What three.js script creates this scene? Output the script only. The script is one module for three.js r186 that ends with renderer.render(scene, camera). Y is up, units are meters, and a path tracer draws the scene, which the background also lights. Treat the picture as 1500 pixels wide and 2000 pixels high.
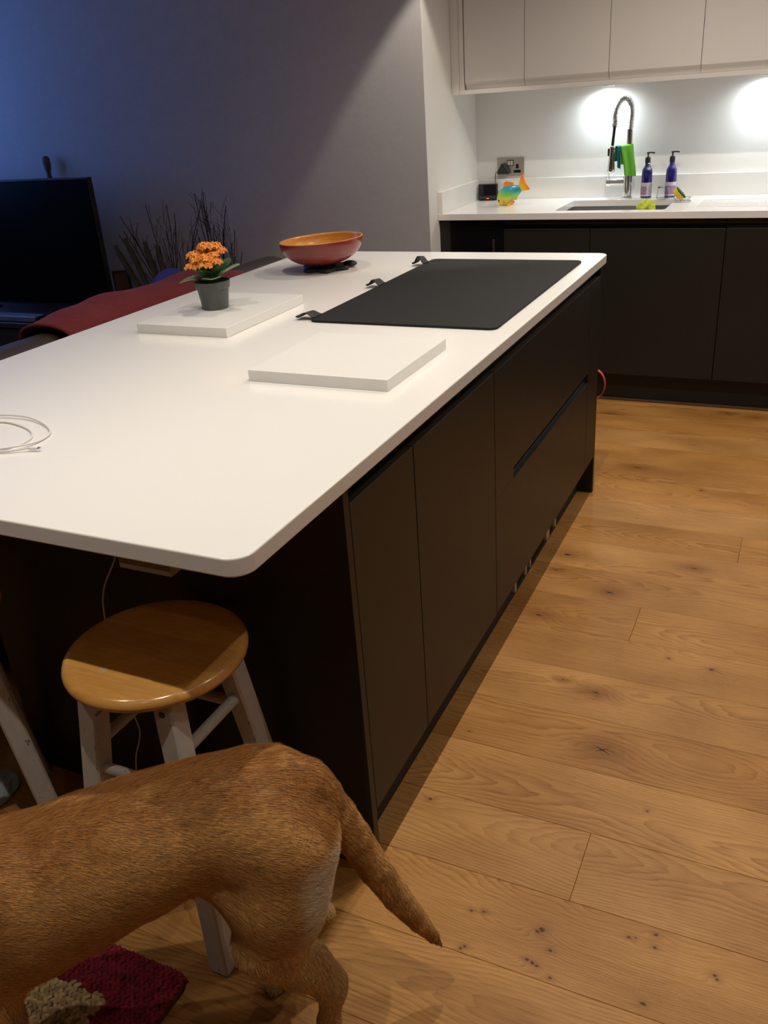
import * as THREE from 'three';
import { RoundedBoxGeometry } from 'three/addons/geometries/RoundedBoxGeometry.js';
import { MarchingCubes } from 'three/addons/objects/MarchingCubes.js';
import { mergeGeometries, mergeVertices } from 'three/addons/utils/BufferGeometryUtils.js';
import { ImprovedNoise } from 'three/addons/math/ImprovedNoise.js';

// ---------------------------------------------------------------- camera, sky, lamps, exposure
const scene = new THREE.Scene();
const camera = new THREE.PerspectiveCamera(2 * Math.atan(1000 / 1709.31) * 180 / Math.PI, 0.75, 0.05, 60);
camera.rotation.order = 'YXZ';
camera.position.set(0.6425, 1.4759, 0.8438);
camera.rotation.set(-0.4445, 0.4633, -0.0727);
scene.add(camera);
scene.background = new THREE.Color().setRGB(0.62, 1.7, 5.6);   // blue hour outside the lounge window
const renderer = new THREE.WebGLRenderer({ antialias: true });
renderer.toneMapping = THREE.LinearToneMapping;
renderer.toneMappingExposure = 1.0;
renderer.shadowMap.enabled = true;
const CEIL = 2.4, DOWN = 2.85, WARM = [1, 0.91, 0.78], LED = 0.8, COOL = [0.86, 0.95, 1];
// ceiling downlights: x, z, half cone (degrees), share of the intensity
const LAMPS = [
  [0.07, 0.36, 60, 1.05, 'above the near corner of the island by the stool'], [0.07, -0.65, 60, 1.15, 'above the near white board'], [0.07, -1.66, 60, 0.9, 'above the black hob mat'], [0.07, -2.66, 76, 1.3, 'above the far end of the island'],
  [0.07, 1.37, 70, 0.12, 'dimmed, behind the photographer'], [1.08, 0.36, 70, 0.15, 'over the near end of the aisle'], [1.08, -0.65, 70, 0.4, 'over the aisle beside the island doors'], [1.08, -1.66, 70, 0.5, 'over the aisle beside the island drawers'], [1.08, -2.66, 76, 1.25, 'over the aisle before the sink run'],
  [-0.94, 0.36, 42, 0.6, 'beyond the near left corner of the island'], [-0.94, -0.65, 42, 0.7, 'above the left half of the island'], [-0.94, -1.66, 76, 0.5, 'above the flower pot'], [-0.85, -2.98, 38, 0.85, 'close to the grey lounge wall'],
];

// ---------------------------------------------------------------- helpers
let seed = 7;
const rnd = () => { seed |= 0; seed = seed + 0x6D2B79F5 | 0; let t = Math.imul(seed ^ seed >>> 15, 1 | seed); t = t + Math.imul(t ^ t >>> 7, 61 | t) ^ t; return ((t ^ t >>> 14) >>> 0) / 4294967296; };
const rr = (a, b) => a + (b - a) * rnd();
const noise = new ImprovedNoise();
const N = (x, y, z = 0) => noise.noise(x, y, z);
const clamp = (x, a = 0, b = 1) => Math.min(b, Math.max(a, x));
const lerp = (a, b, t) => a + (b - a) * t;
const smooth = (a, b, x) => { const t = clamp((x - a) / (b - a)); return t * t * (3 - 2 * t); };
const V = (x, y, z) => new THREE.Vector3(x, y, z);
const taken = new Map();
function numbered(name) { const n = taken.get(name) || 0; taken.set(name, n + 1); return n ? `${name}_${String(n).padStart(3, '0')}` : name; }
function mat(rgb, roughness = 0.5, extra = {}) {
  const m = new THREE.MeshPhysicalMaterial({ roughness, ...extra });
  if (Array.isArray(rgb)) m.color.setRGB(...rgb); else m.color.set(rgb);
  return m;
}
function thing(name, label, category, pos = [0, 0, 0], turn = 0, group) {
  const o = new THREE.Group(); o.name = numbered(name); scene.add(o);
  o.position.set(...pos); o.rotation.y = turn; o.userData = { label, category };
  if (group) o.userData.group = group;
  return o;
}
function mesh(name, geo, m, parent, pos, rot) {
  const o = new THREE.Mesh(Array.isArray(geo) ? join(geo) : geo, m); o.name = name;
  if (pos) o.position.set(...pos); if (rot) o.rotation.set(...rot);
  (parent || scene).add(o); o.castShadow = o.receiveShadow = true; return o;
}
function tag(o, label, category, group) { o.name = numbered(o.name); o.userData = { label, category }; if (group) o.userData.group = group; return o; }
function struct(name, geo, m, pos, rot) { const o = mesh(name, geo, m, scene, pos, rot); o.userData = { kind: 'structure' }; return o; }
function join(list) {
  return mergeGeometries(list.map((g) => { let k = g.index ? g.toNonIndexed() : g.clone(); for (const a of Object.keys(k.attributes)) if (!['position', 'normal', 'uv'].includes(a)) k.deleteAttribute(a); if (!k.attributes.uv) k.setAttribute('uv', new THREE.BufferAttribute(new Float32Array(k.attributes.position.count * 2), 2)); return k; }));
}
// box between two corners, edges rounded by r
function bx(x0, x1, y0, y1, z0, z1, r = 0.001) {
  const w = x1 - x0, h = y1 - y0, d = z1 - z0;
  const g = r > 0 ? new RoundedBoxGeometry(w, h, d, 2, Math.min(r, w / 2.01, h / 2.01, d / 2.01)) : new THREE.BoxGeometry(w, h, d);
  return g.translate((x0 + x1) / 2, (y0 + y1) / 2, (z0 + z1) / 2);
}
const cyl = (r0, r1, h, n = 24, open = false) => new THREE.CylinderGeometry(r0, r1, h, n, 1, open);
const tube = (pts, r, seg = 40, n = 8, closed = false) => new THREE.TubeGeometry(new THREE.CatmullRomCurve3(pts.map((p) => V(...p)), closed), seg, r, n, closed);
const lathe = (pts, n = 48) => new THREE.LatheGeometry(pts.map((p) => new THREE.Vector2(...p)), n);
function bar(a, b, r, n = 10) { const A = V(...a), B = V(...b), d = B.clone().sub(A); const g = cyl(r, r, d.length(), n); g.applyQuaternion(new THREE.Quaternion().setFromUnitVectors(V(0, 1, 0), d.clone().normalize())); return g.translate(...A.add(B).multiplyScalar(0.5).toArray()); }
function shapeOf(pts) { const s = new THREE.Shape(); pts.forEach((p, i) => i ? s.lineTo(...p) : s.moveTo(...p)); s.closePath(); return s; }
function roundRect(x0, x1, y0, y1, r, P = THREE.Shape) {
  const s = new P(); s.moveTo(x0 + r, y0); s.lineTo(x1 - r, y0); s.absarc(x1 - r, y0 + r, r, -Math.PI / 2, 0); s.lineTo(x1, y1 - r); s.absarc(x1 - r, y1 - r, r, 0, Math.PI / 2); s.lineTo(x0 + r, y1); s.absarc(x0 + r, y1 - r, r, Math.PI / 2, Math.PI); s.lineTo(x0, y0 + r); s.absarc(x0 + r, y0 + r, r, Math.PI, Math.PI * 1.5); return s;
}
// flat slab: shape drawn in (x, -z), bottom at y0, height h, small bevel
function slab(shape, y0, h, bev = 0.0025, seg = 24) {
  const g = new THREE.ExtrudeGeometry(shape, { depth: h - 2 * bev, bevelEnabled: bev > 0, bevelSize: bev, bevelOffset: -bev, bevelThickness: bev, bevelSegments: 3, curveSegments: seg });
  return g.rotateX(-Math.PI / 2).translate(0, y0 + bev, 0);
}
function dataTex(w, h, fn, srgb = true, rep = true) {
  const d = new Uint8Array(w * h * 4);
  for (let j = 0; j < h; j++) for (let i = 0; i < w; i++) { const c = fn(i, j), k = (j * w + i) * 4; d[k] = clamp(c[0], 0, 255); d[k + 1] = clamp(c[1], 0, 255); d[k + 2] = clamp(c[2], 0, 255); d[k + 3] = 255; }
  const t = new THREE.DataTexture(d, w, h); t.magFilter = THREE.LinearFilter; t.minFilter = THREE.LinearMipmapLinearFilter; t.generateMipmaps = true;
  if (rep) t.wrapS = t.wrapT = THREE.RepeatWrapping; if (srgb) t.colorSpace = THREE.SRGBColorSpace; t.needsUpdate = true; return t;
}
// geometry from a grid of points f(u, v) -> [x, y, z]
function sheet(nu, nv, f, closeU = false) {
  const p = [], uv = [], ix = [];
  for (let j = 0; j <= nv; j++) for (let i = 0; i <= nu; i++) { p.push(...f(i / nu, j / nv)); uv.push(i / nu, j / nv); }
  for (let j = 0; j < nv; j++) for (let i = 0; i < nu; i++) { const a = j * (nu + 1) + i, b = a + 1, c = a + nu + 1, d = c + 1; ix.push(a, b, d, a, d, c); }
  const g = new THREE.BufferGeometry(); g.setAttribute('position', new THREE.Float32BufferAttribute(p, 3)); g.setAttribute('uv', new THREE.Float32BufferAttribute(uv, 2)); g.setIndex(ix); g.computeVertexNormals(); return g;
}
// a sheet given thickness along its normals
function thick(nu, nv, f, t) {
  const a = sheet(nu, nv, f), P = a.attributes.position, Nn = a.attributes.normal, W = nu + 1, H = nv + 1;
  const p = [], ix = [], uv = [];
  for (const s of [0.5, -0.5]) for (let i = 0; i < W * H; i++) { p.push(P.getX(i) + Nn.getX(i) * t * s, P.getY(i) + Nn.getY(i) * t * s, P.getZ(i) + Nn.getZ(i) * t * s); uv.push(a.attributes.uv.getX(i), a.attributes.uv.getY(i)); }
  const o = W * H;
  for (let i = 0; i < a.index.count; i += 3) { const [q, r, s] = [a.index.getX(i), a.index.getX(i + 1), a.index.getX(i + 2)]; ix.push(q, r, s, o + q, o + s, o + r); }
  const edge = []; for (let i = 0; i < W; i++) edge.push(i); for (let j = 1; j < H; j++) edge.push(j * W + W - 1); for (let i = W - 2; i >= 0; i--) edge.push((H - 1) * W + i); for (let j = H - 2; j > 0; j--) edge.push(j * W);
  edge.forEach((e, k) => { const n = edge[(k + 1) % edge.length]; ix.push(e, o + e, n, n, o + e, o + n); });
  const g = new THREE.BufferGeometry(); g.setAttribute('position', new THREE.Float32BufferAttribute(p, 3)); g.setAttribute('uv', new THREE.Float32BufferAttribute(uv, 2)); g.setIndex(ix); g.computeVertexNormals(); return g;
}

// ---------------------------------------------------------------- materials
const plaster = dataTex(256, 256, (i, j) => { const v = 248 + 4 * N(i * 0.11, j * 0.11, 3) + 4 * N(i * 0.4, j * 0.4, 9) + rr(-3, 3); return [v, v, v]; });
const M = {
  white: mat([0.80, 0.79, 0.76], 0.8),
  grey: mat([0.53, 0.50, 0.487], 0.85, { map: plaster }),
  ceiling: mat([0.8, 0.8, 0.78], 0.9),
  quartz: mat([0.83, 0.815, 0.79], 0.17),
  board: mat([0.80, 0.79, 0.765], 0.3),
  door: mat([0.0165, 0.0148, 0.0120], 0.45, { specularIntensity: 0.7 }),
  carcass: mat([0.012, 0.012, 0.012], 0.6),
  gola: mat([0.012, 0.013, 0.015], 0.35),
  upper: mat([0.80, 0.765, 0.735], 0.45),
  steel: mat([0.62, 0.61, 0.59], 0.28, { metalness: 1 }),
  brushed: mat([0.42, 0.39, 0.355], 0.42, { metalness: 1 }),
  chrome: mat([0.82, 0.82, 0.82], 0.08, { metalness: 1 }),
  black: mat([0.012, 0.012, 0.013], 0.45),
  gloss: mat([0.006, 0.006, 0.007], 0.1),
  rubber: mat([0.022, 0.022, 0.022], 0.6),
};

// ---------------------------------------------------------------- the setting
const X0 = -4.6, X1 = 3.4, ZB = -3.995, ZL = -3.29, ZR = 4.6, XR = -1.0588, T = 0.12;
struct('wall_back', bx(XR - T, X1 + T, -0.1, CEIL, ZB - T, ZB, 0), M.white);
struct('wall_lounge', bx(X0 - T, XR - T, -0.1, CEIL, ZL - T, ZL, 0), M.grey);
{ // the end of the lounge wall turns into the kitchen alcove: grey to the front, white towards the sink
  struct('wall_pier', bx(XR - T, XR - 0.001, -0.1, CEIL, ZL - T, ZL, 0), M.grey);
  struct('wall_alcove', bx(XR - T, XR, -0.1, CEIL, ZB, ZL - 0.0005, 0), M.white);
  struct('trim_1', bx(XR - 0.0012, XR + 0.0005, 0, CEIL, ZL - 0.02, ZL + 0.0006, 0), M.white);
}
struct('wall_right', bx(X1, X1 + T, -0.1, CEIL, ZB, ZR + T, 0), M.white);
struct('wall_rear', bx(X0 - T, X1, -0.1, CEIL, ZR, ZR + T, 0), M.white);
struct('ceiling', bx(X0 - T, X1 + T, CEIL, CEIL + 0.12, ZB - T, ZR + T, 0), M.ceiling);
const WZ0 = -3.05, WZ1 = -2.0, WY0 = 1.0, WY1 = 2.2;
struct('wall_left', [bx(X0 - T, X0, -0.1, WY0, ZL, ZR, 0), bx(X0 - T, X0, WY1, CEIL, ZL, ZR, 0), bx(X0 - T, X0, WY0, WY1, ZL, WZ0, 0), bx(X0 - T, X0, WY0, WY1, WZ1, ZR, 0)], M.white);
{
  const w = new THREE.Group(); w.name = 'window_1'; w.userData = { kind: 'structure' }; scene.add(w);
  const wf = mat([0.8, 0.8, 0.8], 0.4), f = 0.06, xm = X0 - 0.06, zc = (WZ0 + WZ1) / 2;
  mesh('window_frame', [bx(xm - 0.03, xm + 0.03, WY0, WY0 + f, WZ0, WZ1), bx(xm - 0.03, xm + 0.03, WY1 - f, WY1, WZ0, WZ1), bx(xm - 0.03, xm + 0.03, WY0 + f, WY1 - f, WZ0, WZ0 + f), bx(xm - 0.03, xm + 0.03, WY0 + f, WY1 - f, WZ1 - f, WZ1), bx(xm - 0.03, xm + 0.03, WY0 + f, WY1 - f, zc - 0.04, zc + 0.04)], wf, w);
  const glass = mat([1, 1, 1], 0.02, { transmission: 1, thickness: 0 });
  mesh('pane', bx(xm - 0.002, xm + 0.002, WY0 + f, WY1 - f, WZ0 + f, zc - 0.04, 0), glass, w);
  mesh('pane', bx(xm - 0.002, xm + 0.002, WY0 + f, WY1 - f, zc + 0.04, WZ1 - f, 0), glass, w);
  mesh('window_sill', bx(X0 - T, X0 + 0.05, WY0 - 0.03, WY0, WZ0 - 0.04, WZ1 + 0.04, 0.004), wf, w);
}
struct('baseboard_lounge', bx(X0, XR, 0, 0.12, ZL, ZL + 0.016, 0.003), mat([0.75, 0.74, 0.72], 0.5));

// oak floor: every board is a part, rows 190 mm wide along x
{
  const floor = new THREE.Group(); floor.name = 'floor'; floor.userData = { kind: 'structure' }; scene.add(floor);
  mesh('subfloor', bx(X0 - T, X1 + T, -0.1, -0.018, ZB - T, ZR + T, 0), mat([0.06, 0.045, 0.03], 0.9), floor);
  const W = 0.19, Z0 = -0.40, U0 = -0.45;
  // knots seen on the boards: x, z, radius, kind (0 pin knot, 1 knot with halo, 2 open crack)
  const KN = [[0.201, -1.60, 0.013, 2], [0.336, -0.862, 0.016, 2], [0.272, -1.08, 0.009, 1], [0.178, -1.106, 0.005, 1], [0.005, -1.69, 0.006, 1], [0.017, -1.806, 0.014, 1], [0.427, -1.838, 0.008, 1], [0.102, -2.633, 0.013, 1], [0.543, -1.284, 0.006, 0], [0.427, -1.30, 0.004, 0], [0.029, -1.40, 0.010, 1], [0.006, -0.561, 0.004, 0], [-0.145, -3.262, 0.013, 1], [0.384, -3.40, 0.01, 1], [0.507, -3.37, 0.01, 1], [0.376, -2.471, 0.006, 0], [0.197, -0.307, 0.0035, 0], [0.221, -0.314, 0.0035, 0], [0.338, -0.316, 0.006, 0], [0.332, -0.309, 0.004, 0], [0.365, -0.278, 0.004, 0], [0.341, -0.240, 0.004, 0], [0.329, -0.243, 0.0035, 0], [0.350, -0.236, 0.0035, 0], [0.212, -0.226, 0.0035, 0], [0.206, -0.219, 0.003, 0], [0.541, -0.384, 0.004, 0], [0.543, -0.356, 0.003, 0], [0.651, -0.337, 0.004, 0], [0.657, -0.33, 0.003, 0], [0.543, -0.234, 0.004, 0], [0.379, -0.222, 0.003, 0], [0.495, -0.36, 0.003, 0]];
  const JOINT = { 0: 0.371, 5: 0.309, 8: 0.555 };   // end joints seen, by row
  const rowOf = (z) => Math.floor((Z0 - z) / W);
  const texs = new Map();
  function oak(row) {
    const w = 2048, h = 192, kn = KN.filter((k) => rowOf(k[1]) === row).map(([x, z, r, t]) => [x - U0, z - (Z0 - (row + 1) * W), r * 1.2, t]);
    const s = row * 17.31 + 5, burr = row === -1;
    const v00 = rr(-0.03, 0.22), tone = rr(-7, 7), per = rr(0.0042, 0.0066), warmth = rr(-4, 4);
    for (let k = 0; k < 2; k++) kn.push([rr(0, 2), rr(0.03, 0.16), rr(0.002, 0.004), 0]);
    return dataTex(w, h, (i, j) => {
      const u = i * 0.001, v = j * 0.001;
      const sw = burr ? Math.exp(-(((u - 0.82) / 0.34) ** 2)) : 0.12;
      let wx = 0.026 * N(u * 1.5, v * 5 + s, s) + 0.010 * N(u * 4.5, v * 15, s + 9) + 0.003 * N(u * 14, v * 40, s + 19) + sw * 0.02 * N(u * 9, v * 14, s + 4);
      const v0 = v00 + 0.06 * N(u * 0.9, s, 1.5), dep = 0.055 + 0.045 * N(u * 0.9 + 3, s, 7.7) + 0.010 * N(u * 3, s, 2.2);
      let rho = Math.sqrt((v - v0) ** 2 + dep * dep * 3) + wx * 0.55;
      let dark = 0, core = 0;
      for (const [ku, kv, kr, kt] of kn) {
        const du = u - ku, dv = v - kv; if (Math.abs(du) > 0.25) continue;
        const e = Math.exp(-((du / (kr * 6 + 0.004)) ** 2 + (dv / (kr * 2.8 + 0.002)) ** 2)); rho += e * kr * 1.5;
        const q = Math.sqrt((du / (kt === 1 ? 1.9 : 1.3)) ** 2 + dv * dv) + kr * 0.4 * N(u * 160, v * 160, s);
        dark = Math.max(dark, (kt ? 0.75 : 0.5) * Math.exp(-((q / (kr * (kt ? 2.8 : 2.0))) ** 2)));
        if (kt === 0) core = Math.max(core, 0.7 * (1 - smooth(kr * 0.35, kr * 0.8, q)));
        if (kt === 1) core = Math.max(core, 0.85 * (1 - smooth(kr * 0.2, kr * 0.45, Math.hypot(du / 2.2, dv * 1.5) + kr * 0.3 * N(u * 120, v * 200, s))));
        if (kt === 2) { const c1 = Math.abs(dv - du * 0.5 + 0.002 * N(u * 90, 0, s)) < 0.0023 * (1 - Math.abs(du) / (kr * 1.3)), c2 = Math.abs(dv + du * 0.7) < 0.0026 * (1 - Math.abs(du) / (kr * 0.9)); if (c1 || c2) core = 1; }
      }
      const ph = rho / per + 0.25 * N(u * 1.2, v * 90, s), fr = ph - Math.floor(ph);
      const ring = Math.pow(fr, 2.2) * (1 - smooth(0.93, 1, fr));
      const pores = Math.max(0, N(u * 26, v * 620, s + 2)) * (0.35 + 0.9 * ring);
      const fib = N(u * 9, v * 260, s) * 0.6 + N(u * 30, v * 480, s + 5) * 0.4;
      const ray = Math.max(0, N(u * 55, v * 75, s + 31) - 0.35) * (1 - ring) * 0.8;
      const blot = N(u * 2.6, v * 5, s + 12) * 0.6 + N(u * 6.5, v * 11, s + 40) * 0.4;
      const soft = 0.55 + 0.45 * smooth(-0.3, 0.3, N(u * 1.7, v * 9, s + 77)); let k = -29 * ring * soft - 30 * pores + 15 * fib + 12 * ray + 29 * blot + tone;
      let r = 173 + k, g = 125 + k * 0.94 - warmth * 0.4, b = 69 + k * 0.75 - warmth;
      r = lerp(r, 104, dark * 0.7); g = lerp(g, 60, dark * 0.7); b = lerp(b, 24, dark * 0.7);
      return [lerp(r, 36, core), lerp(g, 19, core), lerp(b, 8, core)];
    }, true, true);
  }
  const mats = new Map();
  function woodFor(row) {
    const k = row >= -3 && row <= 16 ? row : ((row % 6) + 6) % 6 + 2;
    if (!mats.has(k)) { const t = oak(k); mats.set(k, mat([1, 1, 1], 0.46, { specularIntensity: 0.5, map: t })); }
    return mats.get(k);
  }
  function plankGeo(x0, x1, z0, z1, uo) { // top face with a micro bevel
    const b = 0.0008, g = 0.0003, y = 0, yb = -0.0008, yl = -0.018;
    const ring = (dx, yy) => [[x0 + dx, yy, z1 - dx], [x1 - dx, yy, z1 - dx], [x1 - dx, yy, z0 + dx], [x0 + dx, yy, z0 + dx]];
    const R = [ring(g + b, y), ring(g, yb), ring(g, yl)], p = [], uv = [];
    const quad = (a, c, d, e) => { for (const q of [a, c, d, a, d, e]) { p.push(...q); uv.push((q[0] - uo) / 2.048, (q[2] - z0) / 0.192); } };
    quad(...R[0]);
    for (let k = 0; k < 2; k++) for (let i = 0; i < 4; i++) { const n = (i + 1) % 4; quad(R[k + 1][i], R[k + 1][n], R[k][n], R[k][i]); }
    const o = new THREE.BufferGeometry(); o.setAttribute('position', new THREE.Float32BufferAttribute(p, 3)); o.setAttribute('uv', new THREE.Float32BufferAttribute(uv, 2)); o.computeVertexNormals(); return o;
  }
  for (let row = rowOf(ZR) ; row <= rowOf(ZB); row++) {
    const z1 = Z0 - row * W, z0 = z1 - W;
    const cuts = [X0]; const j0 = JOINT[row] ?? (row >= -3 && row <= 16 ? (row % 2 ? -0.55 - 0.13 * (row % 3) : 1.45 + 0.1 * (row % 4)) : rr(-0.6, 1.4));
    let x = j0; while (x - 2.0 > X0 + 0.5) x -= 2.0; for (; x < X1 - 0.35; x += 2.0) cuts.push(x); cuts.push(X1);
    for (let i = 0; i + 1 < cuts.length; i++) {
      const shift = (JOINT[row] !== undefined && Math.abs(cuts[i] - JOINT[row]) < 1e-6) ? U0 - 0.77 : (cuts[i] > 1 || cuts[i + 1] < -0.3 ? U0 + rr(0, 2) : U0);
      mesh('plank', plankGeo(cuts[i], cuts[i + 1], Math.max(z0, ZB), Math.min(z1, ZR), shift), woodFor(row), floor);
    }
  }
}

// ceiling downlights
LAMPS.forEach(([x, z, deg, k, where]) => {
  const o = thing('ceiling_downlight', `round recessed ceiling downlight ${where}`, 'downlight', [x, CEIL, z], 0, 'recessed ceiling downlights');
  mesh('bezel', lathe([[0.032, -0.001], [0.036, -0.006], [0.043, -0.005], [0.045, 0], [0.032, 0]], 32), M.white, o);
  const lens = mesh('lens', cyl(0.032, 0.032, 0.003, 24), mat([1, 1, 1], 0.4, { emissive: new THREE.Color().setRGB(...WARM), emissiveIntensity: 3 }), o, [0, -0.002, 0]);
  const s = new THREE.SpotLight(new THREE.Color().setRGB(...WARM), DOWN * k, 0, deg * Math.PI / 180, deg < 40 ? 0.12 : 0.7, 2);
  s.name = 'downlight_beam'; s.position.set(0, -0.01, 0); s.target.position.set(0, -1, 0); s.castShadow = true; s.shadow.radius = 0.6; s.shadow.mapSize.set(1024, 1024); o.add(s); o.add(s.target); s.target.name = 'aim';
});

// ---------------------------------------------------------------- island
const WT = 0.92, WB = 0.89, XD = -0.0195;
const ISL = 2.3557, ISW = 1.224, ZP = -0.3288, XPL = -0.977;
tag(mesh('island_worktop', slab(roundRect(-ISW, 0, 0, ISL, 0.035), WB, WT - WB, 0.003), M.quartz), 'white quartz worktop of the kitchen island with rounded corners', 'worktop');
{
  const g = 'front cabinets of the island';
  const front = (name, z0, z1, y0, y1, o) => mesh(name, bx(XD - 0.02, XD, y0, y1, z0 + 0.0015, z1 - 0.0015, 0.0015), M.door, o);
  const carc = (o, z0, z1) => mesh('carcass', [bx(-0.58, XD - 0.0215, 0.15, 0.845, z0, z1, 0)], M.carcass, o);
  const gola = (o, z0, z1) => mesh('handle_channel', [bx(XD - 0.06, XD - 0.05, 0.80, WB, z0, z1, 0), bx(XD - 0.05, XD - 0.024, 0.846, 0.850, z0, z1, 0.001), bx(XD - 0.0265, XD - 0.0235, 0.846, 0.857, z0, z1, 0.001)], M.gola, o);
  const unit = (z0, z1, label) => { const o = thing('base_cabinet', label, 'cabinet', [0, 0, 0], 0, g); carc(o, z0, z1); gola(o, z0, z1); return o; };
  let o = unit(-0.630, -0.3495, 'narrow matt black island cabinet with one door nearest the stool'); front('door', -0.630, -0.3495, 0.152, 0.846, o);
  o = unit(-1.137, -0.630, 'matt black island cabinet with one wide door left of the drawers'); front('door', -1.137, -0.630, 0.152, 0.846, o);
  o = unit(-2.186, -1.137, 'wide matt black island drawer cabinet with a long handle slot'); 
  {
    const a = -1.1385, b = -2.1845, s0 = -1.294, ex = { depth: 0.018, bevelEnabled: true, bevelSize: 0.001, bevelOffset: -0.001, bevelThickness: 0.001, bevelSegments: 2 };
    const turn = (pts) => new THREE.ExtrudeGeometry(shapeOf(pts.map(([z, y]) => [-z, y])), ex).rotateY(Math.PI / 2).translate(XD - 0.019, 0, 0);
    mesh('drawer_front', turn([[a, 0.152], [a, 0.4997], [s0, 0.4997], [s0, 0.497], [b, 0.497], [b, 0.152]]), M.door, o);
    mesh('drawer_front', turn([[a, 0.5], [a, 0.846], [b, 0.846], [b, 0.530], [s0, 0.530], [s0, 0.5]]), M.door, o);
    mesh('handle_channel', [bx(XD - 0.0205, XD - 0.0195, 0.45, 0.56, b, s0 - 0.001, 0), bx(XD - 0.014, XD - 0.011, 0.4975, 0.507, b, s0 - 0.001, 0.001)], M.gola, o);
  }
  o = thing('filler_panel', 'slim black filler panel at the far end of the island front', 'panel'); mesh('panel_face', bx(XD - 0.02, XD, 0.152, 0.846, -2.331, -2.1875, 0.0015), M.door, o); gola(o, -2.331, -2.186); mesh('carcass', bx(-0.58, XD - 0.0215, 0.15, 0.845, -2.331, -2.186, 0), M.carcass, o);
  tag(mesh('gable_panel', bx(XPL, XD, 0, WB, -2.3525, -2.332, 0.0012), M.door), 'black end panel closing the far end of the island', 'panel');
  tag(mesh('gable_panel', bx(XPL, XD, 0, WB, ZP - 0.0205, ZP, 0.0012), M.door), 'black end panel of the island behind the wooden stool', 'panel');
  tag(mesh('side_panel', bx(XPL, XPL + 0.02, 0, WB, -2.3315, ZP - 0.021, 0.0012), M.door), 'black side panel of the island facing the sofa', 'panel');
  // plinth with its ventilation cut-out
  o = thing('plinth', 'recessed black plinth with vent grilles under the island drawers', 'plinth');
  const xp = -0.078, v0 = -1.465, v1 = -2.005;
  mesh('board', [bx(xp - 0.016, xp, 0.0, 0.149, v0, -0.3495, 0.001), bx(xp - 0.016, xp, 0, 0.149, -2.3315, v1, 0.001), bx(xp - 0.016, xp, 0.118, 0.149, v1, v0, 0), bx(xp - 0.016, xp, 0, 0.008, v1, v0, 0)], M.carcass, o);
  const ply = mat([0.52, 0.42, 0.30], 0.5), slat = mat([0.03, 0.026, 0.022], 0.5);
  for (const [a, b] of [[-1.508, -1.490], [-1.622, -1.608], [-1.672, -1.664], [-1.905, -1.868], [-1.996, -1.980]]) mesh('grille_block', bx(xp - 0.012, xp + 0.002, 0.008, 0.118, a, b, 0.001), ply, o);
  const sg = bx(xp - 0.012, xp - 0.004, 0.008, 0.118, -0.003, 0.003, 0.001);
  for (const [a, b] of [[-1.604, -1.514], [-1.862, -1.680], [-1.975, -1.910]]) for (let z = a + 0.006; z < b; z += 0.013) mesh('grille_slat', sg, slat, o, [0, 0, z]);
  mesh('vent_back', bx(xp - 0.05, xp - 0.045, 0.008, 0.118, v1, v0, 0), M.carcass, o);
}

// white boards, flower, bowl, hob mat, cable on the island
const BT = 0.026;
tag(mesh('chopping_board', bx(-1.03, -0.731, WT, WT + BT, -1.465, -1.052, 0.0015), M.board), 'white rectangular board under the orange flower pot', 'board');
tag(mesh('chopping_board', bx(-0.453, -0.112, WT, WT + BT, -1.06, -0.726, 0.0015), M.board), 'empty white board nearest the drawer side of the worktop', 'board');
{ // induction hob under a black mat
  const o = thing('hob_mat', 'large black mat with three strap tabs covering the hob', 'mat');
  const s = roundRect(-0.592, -0.05, 1.246, 2.178, 0.022);
  mesh('mat_sheet', slab(s, WT, 0.007, 0.002, 12), mat([0.0125, 0.0128, 0.013], 0.7, { specularIntensity: 0.5 }), o);
  const strap = mat([0.016, 0.016, 0.017], 0.6);
  for (const [z, dx, up] of [[-1.29, -0.045, 0.012], [-1.72, -0.036, 0.018], [-2.09, -0.034, 0.026]])
    mesh('strap_tab', thick(14, 4, (u, v) => { const a = u * Math.PI * 1.15; return [-0.585 + dx * (u < 0.75 ? u * 1.33 : 1.33 - (u - 0.75) * 1.6) , WT + 0.0085 + up * Math.sin(a) ** 2 * (0.7 + 0.3 * v), z + (v - 0.5) * 0.046 + 0.006 * u]; }, 0.003), strap, o);
}
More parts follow.
